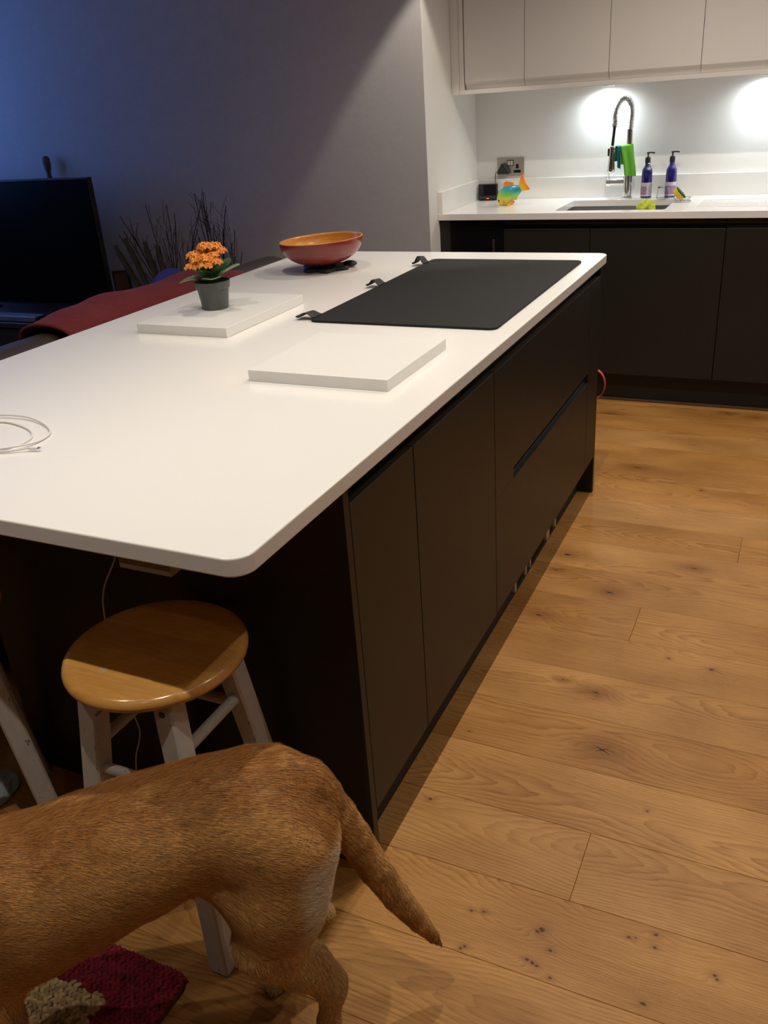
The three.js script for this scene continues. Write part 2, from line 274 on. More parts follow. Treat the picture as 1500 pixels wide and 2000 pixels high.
{ // bowl on its trivet
  const tr = thing('trivet', 'black lobed trivet under the red bowl', 'trivet', [-0.932, WT, -1.985]);
  const lob = new THREE.Shape(); for (let i = 0; i <= 96; i++) { const a = i / 96 * Math.PI * 2, r = 0.078 + 0.014 * Math.cos(a * 6); i ? lob.lineTo(r * Math.cos(a), r * Math.sin(a)) : lob.moveTo(r * Math.cos(a), r * Math.sin(a)); }
  const hole = new THREE.Path(); hole.absarc(0, 0, 0.035, 0, Math.PI * 2, true); lob.holes.push(hole);
  mesh('trivet_body', slab(lob, 0.002, 0.011, 0.004), M.black, tr);
  mesh('trivet_lobe', new THREE.SphereGeometry(0.5, 16, 10).scale(0.055, 0.022, 0.04).translate(0.072, 0.013, -0.05), M.black, tr);
  for (let k = 0; k < 3; k++) mesh('trivet_foot', cyl(0.008, 0.008, 0.004, 12).translate(0.07 * Math.cos(k * 2.1), 0.002, 0.07 * Math.sin(k * 2.1)), M.black, tr);
  const o = thing('fruit_bowl', 'round wooden bowl, dark red outside and honey coloured inside', 'bowl', [-0.945, WT + 0.0165, -1.995]); o.rotation.z = 0.035;
  const out = [], inn = []; for (let i = 0; i <= 20; i++) { const a = i / 20; const r = 0.150 * Math.pow(Math.sin(a * Math.PI / 2), 0.8), y = 0.088 * (1 - Math.cos(a * Math.PI / 2)) ** 1.0; out.push([r, y]); }
  for (let i = 20; i >= 0; i--) inn.push([Math.max(0, out[i][0] - 0.0065), out[i][1] + 0.0065 * (1 - i / 20) ** 0.5 + (i === 20 ? 0.001 : 0)]);
  const woodIn = dataTex(256, 128, (i, j) => { const k = 14 * N(i * 0.03, j * 0.35, 4) + 8 * N(i * 0.2, j * 0.2, 8); return [205 + k, 138 + k, 58 + k * 0.6]; });
  mesh('bowl_outside', lathe([...out, [0.1505, 0.0885]], 64), mat([0.24, 0.026, 0.020], 0.3, { clearcoat: 0.3, clearcoatRoughness: 0.2 }), o);
  mesh('bowl_inside', lathe([[0.1505, 0.0885], [0.149, 0.0905], ...inn], 64), mat([1, 1, 1], 0.28, { map: woodIn }), o);
}
{ // kalanchoe in a grey plastic pot
  const o = thing('potted_kalanchoe', 'orange flowering kalanchoe in a small grey plastic pot', 'plant', [-0.908, WT + BT, -1.262]);
  const potM = mat([0.085, 0.092, 0.088], 0.45);
  const pot = mesh('pot', lathe([[0, 0.003], [0.032, 0.003], [0.034, 0], [0.0375, 0.001], [0.0455, 0.058], [0.049, 0.059], [0.0515, 0.079], [0.050, 0.080], [0.048, 0.077], [0.043, 0.056], [0, 0.056]], 48), potM, o);
  mesh('soil', cyl(0.0465, 0.0455, 0.006, 32), mat([0.03, 0.02, 0.012], 0.95), o, [0, 0.066, 0]);
  const leafM = mat([0.15, 0.25, 0.11], 0.45), leafD = mat([0.035, 0.095, 0.022], 0.45), stemM = mat([0.06, 0.14, 0.03], 0.5);
  // a scalloped leaf, root at origin, pointing +x
  const leaf = (L, Wd, bend, lift) => thick(14, 8, (u, v) => { const w = Wd * Math.pow(Math.sin(Math.PI * Math.min(0.98, 0.10 + u * 0.86)), 0.75) * (1 + 0.07 * Math.cos(u * 34)) * (v - 0.5); return [L * u, lift * u - bend * u * u + 0.9 * Math.abs(w) * 0.25, w]; }, 0.0018);
  const big = leaf(0.075, 0.052, 0.012, 0.030), sm = leaf(0.05, 0.036, 0.0, 0.016), flat = leaf(0.078, 0.055, 0.028, 0.018);
  const put = (g, m, y, az, tilt, r = 0.016) => { const l = mesh('leaf', g, m, o, [Math.cos(az) * r, y, -Math.sin(az) * r]); l.rotation.set(0, az, tilt, 'YXZ'); };
  put(flat, leafM, 0.079, 3.55, 0.1); put(big, leafM, 0.079, 5.35, 0.0); put(big, leafM, 0.088, 0.25, 0.2, 0.02); put(flat, leafM, 0.080, 2.2, 0.1);
  put(big, leafD, 0.082, 1.3, 0.4); put(sm, leafD, 0.09, 4.3, 0.3); put(sm, leafD, 0.095, 3.2, 0.3); put(sm, leafD, 0.09, 0.9, 0.35); put(sm, leafD, 0.095, 5.8, 0.3); put(sm, leafD, 0.09, 2.6, 0.35);
  put(sm, leafD, 0.092, 4.9, 0.25); put(sm, leafD, 0.10, 1.9, 0.4); put(sm, leafD, 0.10, 5.3, 0.4);
  // flower heads
  const fl = (() => { const list = []; for (let k = 0; k < 4; k++) { const p = new THREE.SphereGeometry(0.5, 8, 6).scale(0.0066, 0.0016, 0.0048).translate(0.0034, 0.0006, 0); p.rotateZ(0.22); p.rotateY(k * Math.PI / 2); list.push(p); } list.push(cyl(0.0012, 0.0009, 0.006, 6).translate(0, -0.003, 0)); return join(list); })();
  const tones = [[0.80, 0.26, 0.035], [0.84, 0.31, 0.04], [0.78, 0.21, 0.045], [0.86, 0.36, 0.06]].map((c) => mat(c, 0.6));
  const bud = new THREE.SphereGeometry(0.0022, 8, 6).scale(1, 1.6, 1), budM = mat([0.42, 0.30, 0.04], 0.5);
  const heads = [[-0.024, 0.116, 0.046, 0.019], [0.016, 0.120, 0.044, 0.020], [0.038, 0.126, 0.022, 0.016], [-0.034, 0.142, 0.018, 0.021], [-0.012, 0.134, 0.036, 0.021], [0.012, 0.137, 0.034, 0.021], [-0.008, 0.162, -0.004, 0.023], [0.016, 0.163, -0.010, 0.020], [0.036, 0.150, -0.012, 0.015], [-0.024, 0.150, -0.020, 0.018], [0.026, 0.143, 0.012, 0.014]];
  heads.forEach(([hx, hy0, hz, hr], q) => { const hy = hy0 + 0.008;
    mesh('stem', tube([[hx * 0.25, 0.07, hz * 0.25], [hx * 0.6, 0.105, hz * 0.6], [hx, hy + 0.004, hz]], 0.0017, 10, 6), stemM, o);
    const n = Math.round(hr * 1000);
    for (let i = 0; i < n; i++) {
      const t = (i + 0.5) / n, pol = Math.acos(1 - t * 1.1), az = i * 2.39996 + q, d = V(Math.sin(pol) * Math.cos(az), Math.cos(pol) * 0.7, Math.sin(pol) * Math.sin(az));
      const f = mesh('flower', fl, tones[Math.floor(rnd() * 4)], o, [hx + d.x * hr, hy + d.y * hr * 0.75, hz + d.z * hr]);
      f.quaternion.setFromUnitVectors(V(0, 1, 0), d.clone().add(V(rr(-0.3, 0.3), 0.35, rr(-0.3, 0.3))).normalize()); f.rotateY(rr(0, 3)); f.scale.setScalar(rr(1.05, 1.5));
    }
    for (let i = 0; i < 5; i++) mesh('bud', bud, budM, o, [hx + rr(-0.8, 0.8) * hr, hy + rr(-0.2, 0.3) * hr, hz + rr(-0.8, 0.8) * hr]);
  });
}
{ // white charging cable coiled on the worktop
  const o = thing('charging_cable', 'thin white charging cable coiled on the near left of the worktop', 'cable'), cm = mat([0.72, 0.70, 0.68], 0.4), y = WT + 0.0022;
  mesh('cord', tube([[-0.628, y + 0.004, -0.245], [-0.66, y + 0.002, -0.225], [-0.71, y, -0.215], [-0.80, y, -0.235], [-0.86, y, -0.30], [-0.82, y, -0.352], [-0.75, y, -0.345], [-0.695, y, -0.318], [-0.672, y, -0.288], [-0.675, y, -0.25], [-0.71, y + 0.004, -0.205], [-0.80, y + 0.003, -0.175], [-0.90, y, -0.25], [-0.88, y + 0.003, -0.36], [-0.79, y + 0.004, -0.385], [-0.705, y + 0.002, -0.362], [-0.655, y + 0.001, -0.325], [-0.645, y + 0.001, -0.285], [-0.655, y + 0.004, -0.25], [-0.70, y + 0.006, -0.205], [-0.78, y + 0.002, -0.15], [-0.9, y, -0.12]], 0.0021, 220, 8), cm, o);
  mesh('plug_body', new THREE.CapsuleGeometry(0.0036, 0.012, 6, 12).rotateZ(Math.PI / 2).rotateY(0.25).translate(-0.620, y + 0.004, -0.2465), mat([0.8, 0.79, 0.78], 0.3), o);
  mesh('plug_tip', bx(-0.0035, 0.0035, -0.0012, 0.0012, -0.0035, 0.0035, 0.0006).rotateY(0.25).translate(-0.6085, y + 0.004, -0.2495), M.steel, o);
}
{ // wooden block and cord under the overhang
  tag(mesh('wooden_block', bx(-0.222, -0.128, 0.872, WB - 0.0002, -0.03, -0.003, 0.001), mat([0.16, 0.10, 0.055], 0.6)), 'small brown wooden block fixed under the worktop overhang', 'block');
  const o = mesh('hanging_cord', tube([[-0.50, 0.888, -0.312], [-0.515, 0.80, -0.315], [-0.535, 0.69, -0.31], [-0.582, 0.60, -0.30], [-0.598, 0.535, -0.30], [-0.600, 0.42, -0.305], [-0.594, 0.30, -0.305], [-0.580, 0.23, -0.305], [-0.612, 0.139, -0.305], [-0.62, 0.06, -0.30], [-0.60, 0.0025, -0.28], [-0.55, 0.0025, -0.27]], 0.0018, 160, 6), mat([0.62, 0.61, 0.6], 0.45));
  tag(o, 'thin white cord hanging from under the worktop behind the stool', 'cord');
}
{ // red strap at the far end of the island
  const o = mesh('red_strap', thick(24, 4, (u, v) => { const a = (u - 0.5) * 2.6; return [-0.036 + 0.040 * Math.cos(a), 0.432 + 0.057 * Math.sin(a), -2.364 - 0.018 * v]; }, 0.004), mat([0.42, 0.05, 0.045], 0.7));
  tag(o, 'red strap looped on the far end of the black island', 'strap');
  tag(mesh('coat_hook', [bx(-0.036, -0.026, 0.36, 0.50, -2.357, -2.3515, 0.001), bar([-0.031, 0.478, -2.357], [-0.031, 0.478, -2.385], 0.003), bar([-0.031, 0.386, -2.357], [-0.031, 0.386, -2.385], 0.003)], M.black), 'small black hook bar on the far end of the island holding the red strap', 'hook');
}

// ---------------------------------------------------------------- sink run
const SF = -3.4028, SK = [-0.492, 0.018, -3.86, -3.475], TK = 0.022;
{
  const o = thing('sink_worktop', 'white quartz worktop with upstand and sink cut-out along the back wall', 'worktop');
  const s = roundRect(XR, 2.2, -SF, -ZB, 0.004); s.holes.push(roundRect(SK[0], SK[1], -SK[3], -SK[2], 0.02, THREE.Path));
  mesh('worktop_slab', slab(s, 0.889, WT - 0.889, 0.002), M.quartz, o);
  mesh('upstand', bx(XR + TK, 2.2, WT, 1.023, ZB, ZB + TK, 0.002), M.quartz, o);
  mesh('upstand', bx(XR, XR + TK, WT, 1.023, ZB, SF - 0.004, 0.002), M.quartz, o);
  // drainer ribs right of the sink
  for (let i = 0; i < 6; i++) mesh('drainer_rib', bx(0.15, 0.62, WT - 0.001, WT + 0.0022, -3.80 + i * 0.05, -3.792 + i * 0.05, 0.001), M.quartz, o);
  const k = thing('kitchen_sink', 'undermounted stainless steel sink with a small side bowl', 'sink');
  const bowl = (x0, x1, z0, z1, d) => { const t = 0.002, b = 0.887 - d; return [bx(x0, x1, b, b + t, z0, z1, 0), bx(x0, x0 + t, b, 0.887, z0, z1, 0), bx(x1 - t, x1, b, 0.887, z0, z1, 0), bx(x0, x1, b, 0.887, z0, z0 + t, 0), bx(x0, x1, b, 0.887, z1 - t, z1, 0)]; };
  mesh('main_bowl', bowl(SK[0] - 0.006, -0.13, SK[2] - 0.006, SK[3] + 0.006, 0.18), M.steel, k);
  mesh('side_bowl', bowl(-0.096, SK[1] + 0.006, SK[2] - 0.006, SK[3] + 0.006, 0.14), M.steel, k);
  mesh('divider_rim', bx(-0.131, -0.095, 0.868, 0.8872, SK[2] - 0.006, SK[3] + 0.006, 0.002), M.steel, k);
  mesh('drain', [lathe([[0, 0.708], [0.035, 0.7085], [0.04, 0.7095], [0.042, 0.709]], 24).translate(-0.31, 0.0015, -3.66), lathe([[0, 0.748], [0.03, 0.7485], [0.035, 0.7495], [0.037, 0.749]], 24).translate(-0.04, 0.0015, -3.66)], M.chrome, k);
}
{ // base units under the sink
  const g = 'dark base cabinets under the sink worktop', zf = -3.42, zc = -3.441;
  const w = thing('wine_cooler', 'slim black glass-fronted wine cooler at the left end under the worktop', 'wine cooler');
  mesh('housing', bx(-1.003, -0.727, 0.15, 0.885, ZB + 0.01, zc, 0), M.carcass, w);
  mesh('glass_door', bx(-1.0015, -0.7285, 0.155, 0.883, zc, zf, 0.002), M.gloss, w);
  mesh('handle', [bx(-0.772, -0.763, 0.42, 0.80, zf + 0.022, zf + 0.030, 0.002), bx(-0.7705, -0.7645, 0.785, 0.795, zf, zf + 0.024, 0.001), bx(-0.7705, -0.7645, 0.425, 0.435, zf, zf + 0.024, 0.001)], M.chrome, w);
  tag(mesh('end_filler', bx(XR + 0.001, -1.004, 0, 0.885, zc - 0.02, zf, 0.001), M.door), 'slim dark filler strip between white wall and wine cooler', 'panel');
  [[-0.726, -0.304, 'dark base cabinet door next to the wine cooler'], [-0.304, 0.296, 'wide dark base cabinet below the sink'], [0.296, 0.896, 'dark base cabinet right of the sink unit at the frame edge'], [0.896, 1.496, 'dark base cabinet far along the sink run to the right'], [1.496, 2.196, 'last dark base cabinet of the sink run by the right wall']].forEach(([a, b, l]) => {
    const o = thing('base_cabinet', l, 'cabinet', [0, 0, 0], 0, g);
    mesh('carcass', bx(a, b, 0.15, a > 0.2 ? 0.885 : 0.69, ZB + 0.01, zc, 0), M.carcass, o);
    mesh('door', bx(a + 0.0015, b - 0.0015, 0.152, 0.845, zc, zf, 0.0015), M.door, o);
    mesh('handle_channel', [bx(a, b, 0.845, 0.885, zc - 0.018, zc - 0.014, 0), bx(a + 0.001, b - 0.001, 0.866, 0.885, zc, zf - 0.004, 0.001)], M.gola, o);
  });
  tag(mesh('plinth', bx(XR + 0.001, 2.196, 0.012, 0.149, -3.50, -3.4832, 0.001), M.carcass), 'dark plinth along the floor under the sink run', 'plinth');
  tag(mesh('floor_bead', bx(XR + 0.001, 2.196, 0, 0.0118, -3.50, -3.474, 0.003), mat([0.16, 0.09, 0.05], 0.5)), 'thin brown bead along the floor at the foot of the sink plinth', 'trim');
}
{ // wall cabinets
  const zu = -3.645, g = 'pale grey wall cabinets over the sink', top = 2.2;
  tag(mesh('filler_panel', [bx(XR + 0.001, -1.018, 1.447, top, ZB + 0.002, zu + 0.004, 0.001), bx(-1.017, -0.994, 1.4672, top, zu - 0.03, zu - 0.001, 0.001)], M.upper), 'tall pale filler beside the leftmost wall cabinet', 'panel');
  [[-0.990, -0.691, 'narrow pale wall cabinet at the left end beside the white wall'], [-0.691, -0.294, 'pale wall cabinet second from the white wall'], [-0.294, 0.106, 'pale wall cabinet directly above the tap and soap bottles'], [0.106, 0.506, 'pale wall cabinet at the right edge of the picture'], [0.506, 1.106, 'pale wall cabinet beyond the right edge of the picture'], [1.106, 1.706, 'last pale wall cabinet towards the right wall']].forEach(([a, b, l]) => {
    const o = thing('wall_cabinet', l, 'cabinet', [0, 0, 0], 0, g);
    mesh('carcass', bx(a, b, 1.4672, top, ZB + 0.002, zu - 0.0225, 0), M.upper, o);
    const pr = [[0, 1.501], [0, top], [0.0215, top], [0.0215, 1.4685], [0.0208, 1.4685]];
    const d = new THREE.ExtrudeGeometry(shapeOf(pr), { depth: b - a - 0.004, bevelEnabled: true, bevelSize: 0.0008, bevelOffset: -0.0008, bevelThickness: 0.0008, bevelSegments: 2 }).rotateY(Math.PI / 2).translate(a + 0.002, 0, zu);
    mesh('door', d, M.upper, o);
  });
  tag(mesh('light_rail', bx(-1.017, 1.706, 1.447, 1.467, ZB + 0.002, zu + 0.003, 0.0015), M.upper), 'pale underside rail running below the wall cabinets', 'rail');
  [[-0.355, 'left'], [0.375, 'right'], [1.10, 'far']].forEach(([x, side]) => {
    const o = thing('under_cabinet_light', side === 'left' ? 'small round cool white light under the cabinet behind the tap' : side === 'right' ? 'small round cool white light under the cabinet at the right frame edge' : 'small round cool white light under the last wall cabinet', 'light', [x, 1.447, -3.932], 0, 'lights under the wall cabinets');
    mesh('rim', lathe([[0.024, -0.001], [0.027, -0.008], [0.032, -0.007], [0.033, 0], [0.024, 0]], 28), M.steel, o);
    mesh('lens', cyl(0.024, 0.024, 0.003, 20), mat([1, 1, 1], 0.4, { emissive: new THREE.Color().setRGB(...COOL), emissiveIntensity: 3 }), o, [0, -0.003, 0]);
    const s = new THREE.SpotLight(new THREE.Color().setRGB(...COOL), LED, 0, 86 * Math.PI / 180, 1, 2); s.name = 'under_cabinet_beam'; s.position.set(0, -0.012, 0); s.target.position.set(0, -1, -0.02); s.castShadow = true; s.shadow.radius = 1; o.add(s); o.add(s.target); s.target.name = 'aim';
  });
}
{ // double socket, plug and little monitor
  const o = thing('wall_socket', 'brushed steel double wall socket above the upstand', 'socket', [-0.867, 1.081, ZB]);
  mesh('face_plate', bx(-0.074, 0.074, -0.046, 0.046, 0, 0.007, 0.003), M.brushed, o);
  const ins = M.gloss;
  mesh('switch_surround', bx(-0.018, 0.018, 0.004, 0.034, 0.006, 0.0085, 0.002), ins, o);
  for (const x of [-0.0145, 0.0015]) mesh('rocker_switch', bx(x, x + 0.013, 0.008, 0.030, 0.0075, 0.0125, 0.0015), mat([0.6, 0.58, 0.54], 0.3, { metalness: 0.6 }), o);
  const oval = (x, y, w, h) => bx(x - w / 2, x + w / 2, y - h / 2, y + h / 2, 0.0062, 0.0078, 0.004);
  mesh('earth_slot', oval(0.037, 0.002, 0.014, 0.022), ins, o); mesh('pin_slot', oval(0.037, -0.023, 0.040, 0.014), ins, o);
  const p = thing('mains_plug', 'black three-pin mains plug in the left socket', 'plug', [-0.902, 1.072, ZB + 0.0082]);
  const sh = shapeOf([[-0.026, -0.022], [0.026, -0.022], [0.028, -0.012], [0.006, 0.024], [-0.006, 0.024], [-0.028, -0.012]]);
  mesh('plug_body', new THREE.ExtrudeGeometry(sh, { depth: 0.024, bevelEnabled: true, bevelSize: 0.003, bevelThickness: 0.004, bevelSegments: 3 }), M.black, p);
  mesh('lead', tube([[-0.026, -0.012, 0.012], [-0.040, -0.016, 0.016], [-0.043, -0.045, 0.022], [-0.033, -0.085, 0.030], [-0.024, -0.118, 0.035], [-0.030, -0.138, 0.04], [-0.05, -0.146, 0.045]], 0.0018, 50, 6), M.black, p);
  const d = thing('digital_monitor', 'small black digital monitor with a dark screen and red light', 'monitor', [-0.975, WT, -3.925], 0.12);
  const b = new THREE.Group(); 
  mesh('casing', bx(-0.052, 0.052, 0.002, 0.084, -0.012, 0.010, 0.004).rotateX(-0.14), M.black, d);
  mesh('screen', bx(-0.046, 0.046, 0.024, 0.079, 0.0095, 0.0112, 0.0005).rotateX(-0.14), mat([0.008, 0.008, 0.012], 0.06), d);
  mesh('stand_foot', bx(-0.045, 0.045, 0, 0.004, -0.035, 0.018, 0.002), M.black, d);
  mesh('red_indicator', bx(-0.006, 0.008, 0.0075, 0.0115, 0.0098, 0.0118, 0.0005).rotateX(-0.14), mat([0.4, 0.02, 0.01], 0.4, { emissive: new THREE.Color().setRGB(1, 0.09, 0.03), emissiveIntensity: 2.2 }), d);
  const btn = new THREE.CylinderGeometry(0.0025, 0.0025, 0.002, 10).rotateX(Math.PI / 2).rotateX(-0.14);
  for (const x of [-0.036, -0.018, 0.022, 0.036]) mesh('button', btn, mat([0.12, 0.12, 0.12], 0.4), d, [x, 0.0165, 0.0088]);
}
{ // painted fish ornament
  const o = thing('fish_ornament', 'painted fish ornament, yellow face, teal back and orange fins', 'ornament', [-0.775, WT - 0.0085, -3.70], 0.0); o.scale.setScalar(1.1);
  const paint = (g, fn) => { const P = g.attributes.position, c = []; for (let i = 0; i < P.count; i++) c.push(...fn(P.getX(i), P.getY(i), P.getZ(i))); g.setAttribute('color', new THREE.Float32BufferAttribute(c, 3)); return g; };
  // nose at (-0.065, 0.012), tail root at (0.035, 0.075): spine rises to the right
  const body = sheet(40, 28, (u, v) => {
    const a = v * Math.PI * 2, t = u, prof = Math.pow(Math.sin(Math.PI * Math.min(1, Math.pow(t, 0.62) * 0.93 + 0.02)), 0.85);
    const cx = -0.062 + 0.108 * t, cy = 0.020 + 0.062 * t - 0.012 * t * (1 - t) + 0.012 * Math.sin(t * Math.PI), hh = 0.037 * prof + 0.006 * t, ww = 0.021 * prof + 0.002;
    const nx = -0.5, ny = 0.87; return [cx + nx * hh * Math.cos(a), Math.max(0.0085, cy + ny * hh * Math.cos(a)), ww * Math.sin(a)];
  });
  const mixc = (a, b, t) => a.map((x, i) => lerp(x, b[i], t)), YEL = [0.75, 0.55, 0.03], GRN = [0.16, 0.52, 0.10], TEAL = [0.02, 0.30, 0.40], ORA = [0.90, 0.17, 0.02], GOLD = [0.85, 0.55, 0.03];
  paint(body, (x, y, z) => { const d = (y - 0.042) * 0.85 + (x + 0.05) * 0.12 + 0.003 * N(x * 300, y * 300, z * 300); return d < 0.022 ? mixc(YEL, GRN, smooth(-0.012, 0.022, d)) : mixc(GRN, TEAL, smooth(0.014, 0.040, d)); });
  const cm = mat([1, 1, 1], 0.18, { vertexColors: true, clearcoat: 0.6, clearcoatRoughness: 0.1 });
  mesh('body', body, cm, o);
  const fin = (pts, th, fn) => paint(new THREE.ExtrudeGeometry(shapeOf(pts), { depth: th, bevelEnabled: true, bevelSize: 0.0015, bevelThickness: 0.0015, bevelSegments: 2, curveSegments: 4, steps: 1 }).translate(0, 0, -th / 2), fn);
  mesh('tail_fin', fin([[0.032, 0.070], [0.036, 0.088], [0.043, 0.112], [0.050, 0.140], [0.056, 0.142], [0.062, 0.120], [0.070, 0.104], [0.088, 0.082], [0.086, 0.076], [0.066, 0.073], [0.048, 0.070]], 0.005, (x, y) => mixc(GOLD, ORA, smooth(0.022, 0.05, Math.hypot(x - 0.040, y - 0.078)))), cm, o);
  mesh('dorsal_fin', fin([[-0.040, 0.074], [-0.032, 0.106], [-0.024, 0.112], [0.010, 0.106], [0.012, 0.098], [0.010, 0.084], [-0.01, 0.078]], 0.005, (x, y) => mixc(GOLD, ORA, smooth(0.080, 0.098, y))), cm, o);
  mesh('pectoral_fin', fin([[-0.016, 0.006], [0.002, 0.012], [0.016, 0.020], [0.022, 0.016], [0.010, 0.004], [-0.010, 0.001]], 0.005, (x, y) => mixc(GOLD, ORA, smooth(-0.006, 0.014, x))), cm, o, [0, 0.0095, 0.016]);
  mesh('anal_fin', fin([[0.016, 0.040], [0.026, 0.046], [0.032, 0.044], [0.026, 0.032], [0.018, 0.034]], 0.004, () => GOLD), cm, o);
  const eg = new THREE.SphereGeometry(0.0058, 14, 10).scale(1, 1.15, 0.5);
  for (const s of [-1, 1]) mesh('eye', eg, mat([0.01, 0.05, 0.01], 0.1), o, [-0.052, 0.032, s * 0.0155]);
  mesh('gill_line', tube([[-0.030, 0.034, 0.0215], [-0.026, 0.022, 0.0225], [-0.030, 0.010, 0.0195]], 0.0007, 12, 5), M.black, o);
}
{ // tap with a spring hose
  const o = thing('kitchen_tap', 'chrome tap with a tall coiled spring hose and pull-down head', 'tap', [-0.236, WT, -3.925]);
  mesh('base', lathe([[0, 0], [0.027, 0], [0.027, 0.006], [0.0235, 0.009], [0.0235, 0.105], [0.021, 0.108], [0.0135, 0.112], [0, 0.112]], 36), M.chrome, o);
  mesh('column', [cyl(0.0135, 0.0135, 0.18, 28).translate(0, 0.20, 0), cyl(0.0148, 0.0148, 0.06, 28).translate(0, 0.29, 0)], M.chrome, o);
  mesh('lever_body', [cyl(0.0185, 0.0185, 0.075, 32).rotateZ(Math.PI / 2).translate(-0.05, 0.078, 0.0), cyl(0.0195, 0.0195, 0.022, 32).rotateZ(Math.PI / 2).translate(-0.092, 0.078, 0)], M.chrome, o);
  mesh('lever', bar([-0.094, 0.092, 0], [-0.096, 0.16, 0.006], 0.0035), M.chrome, o);
  const dx = -0.066, dz = 0.05, path = new THREE.CatmullRomCurve3([[0, 0.32, 0], [0.002, 0.36, 0], [0.004, 0.40, 0.001], [-0.002, 0.437, 0.006], [-0.022, 0.462, 0.018], [-0.046, 0.452, 0.034], [-0.060, 0.415, 0.045], [-0.066, 0.375, dz], [dx, 0.345, dz]].map((p) => V(...p)));
  mesh('hose_core', new THREE.TubeGeometry(path, 60, 0.0062, 10), mat([0.16, 0.155, 0.15], 0.5), o);
  const coil = [], n = 50 * 12, fr = path.computeFrenetFrames(n, false), pts = path.getSpacedPoints(n);
  for (let i = 0; i <= n; i++) { const a = i / 12 * Math.PI * 2; coil.push(pts[i].clone().addScaledVector(fr.normals[i], 0.0128 * Math.cos(a)).addScaledVector(fr.binormals[i], 0.0128 * Math.sin(a))); }
  mesh('spring', new THREE.TubeGeometry(new THREE.CatmullRomCurve3(coil), 50 * 14, 0.0021, 6), M.steel, o);
  mesh('hose_collar', cyl(0.0125, 0.0125, 0.016, 24).translate(dx, 0.343, dz), M.chrome, o);
  mesh('hose', tube([[dx, 0.34, dz], [dx - 0.003, 0.30, dz], [dx - 0.007, 0.25, dz]], 0.0072, 16, 12), M.black, o);
  mesh('spray_head', lathe([[0, 0.130], [0.017, 0.130], [0.0195, 0.134], [0.019, 0.150], [0.0125, 0.205], [0.0115, 0.245], [0.009, 0.252], [0, 0.252]], 32).translate(dx - 0.009, 0, dz), M.chrome, o);
  mesh('trigger', bx(dx - 0.028, dx - 0.018, 0.205, 0.240, dz - 0.007, dz + 0.007, 0.003), M.black, o);
  mesh('holder_arm', bar([0, 0.243, 0], [dx, 0.238, dz], 0.0055), M.chrome, o);
  // cloths over the holder arm
  const drape = (label, rgb, along0, along1, lf, lb, fold, name = 'dish_cloth') => {
    const c = thing(name, label, 'cloth', [-0.236, WT, -3.925]);
    const out = V(0.6, 0, 0.8).normalize(), A = V(0, 0.2505, 0).addScaledVector(out, 0.006), D = V(dx, -0.005, dz);
    mesh('fabric', thick(26, 40, (u, v) => {
      const t = lerp(along0, along1, u), L = lf + lb, q = v * L - lf, w = 0.013;  // q<0 front flap, q>0 back flap
      const down = Math.max(0, Math.abs(q) - 0.012), side = -Math.sign(q) * Math.min(1, Math.abs(q) / 0.012);
      const p = A.clone().addScaledVector(D, t + 0.10 * (down / L) * fold), ripple = Math.sin(u * 9 + (q < 0 ? 0 : 1.7)) * 0.005 * smooth(0, 0.06, down) * (1 + u);
      p.y += 0.003 - 0.003 * side * side - down + (q < 0 ? (u - 0.5) * 0.012 * smooth(0, 0.12, down) : 0); p.addScaledVector(out, side * w + ripple + (q < 0 ? 0.008 * smooth(0.03, 0.12, down) : 0)); return p.toArray();
    }, 0.0022), mat(rgb, 0.95, { sheen: 0.5, sheenRoughness: 0.6, sheenColor: new THREE.Color(0.3, 0.4, 0.2) }), c);
    return c;
  };
  drape('bright green cloth draped over the tap arm', [0.15, 0.46, 0.045], -0.14, 0.64, 0.155, 0.10, -4);
  drape('teal cloth hanging behind the green one on the tap', [0.01, 0.13, 0.13], 0.66, 0.88, 0.11, 0.08, 0.2, 'teal_cloth');
}
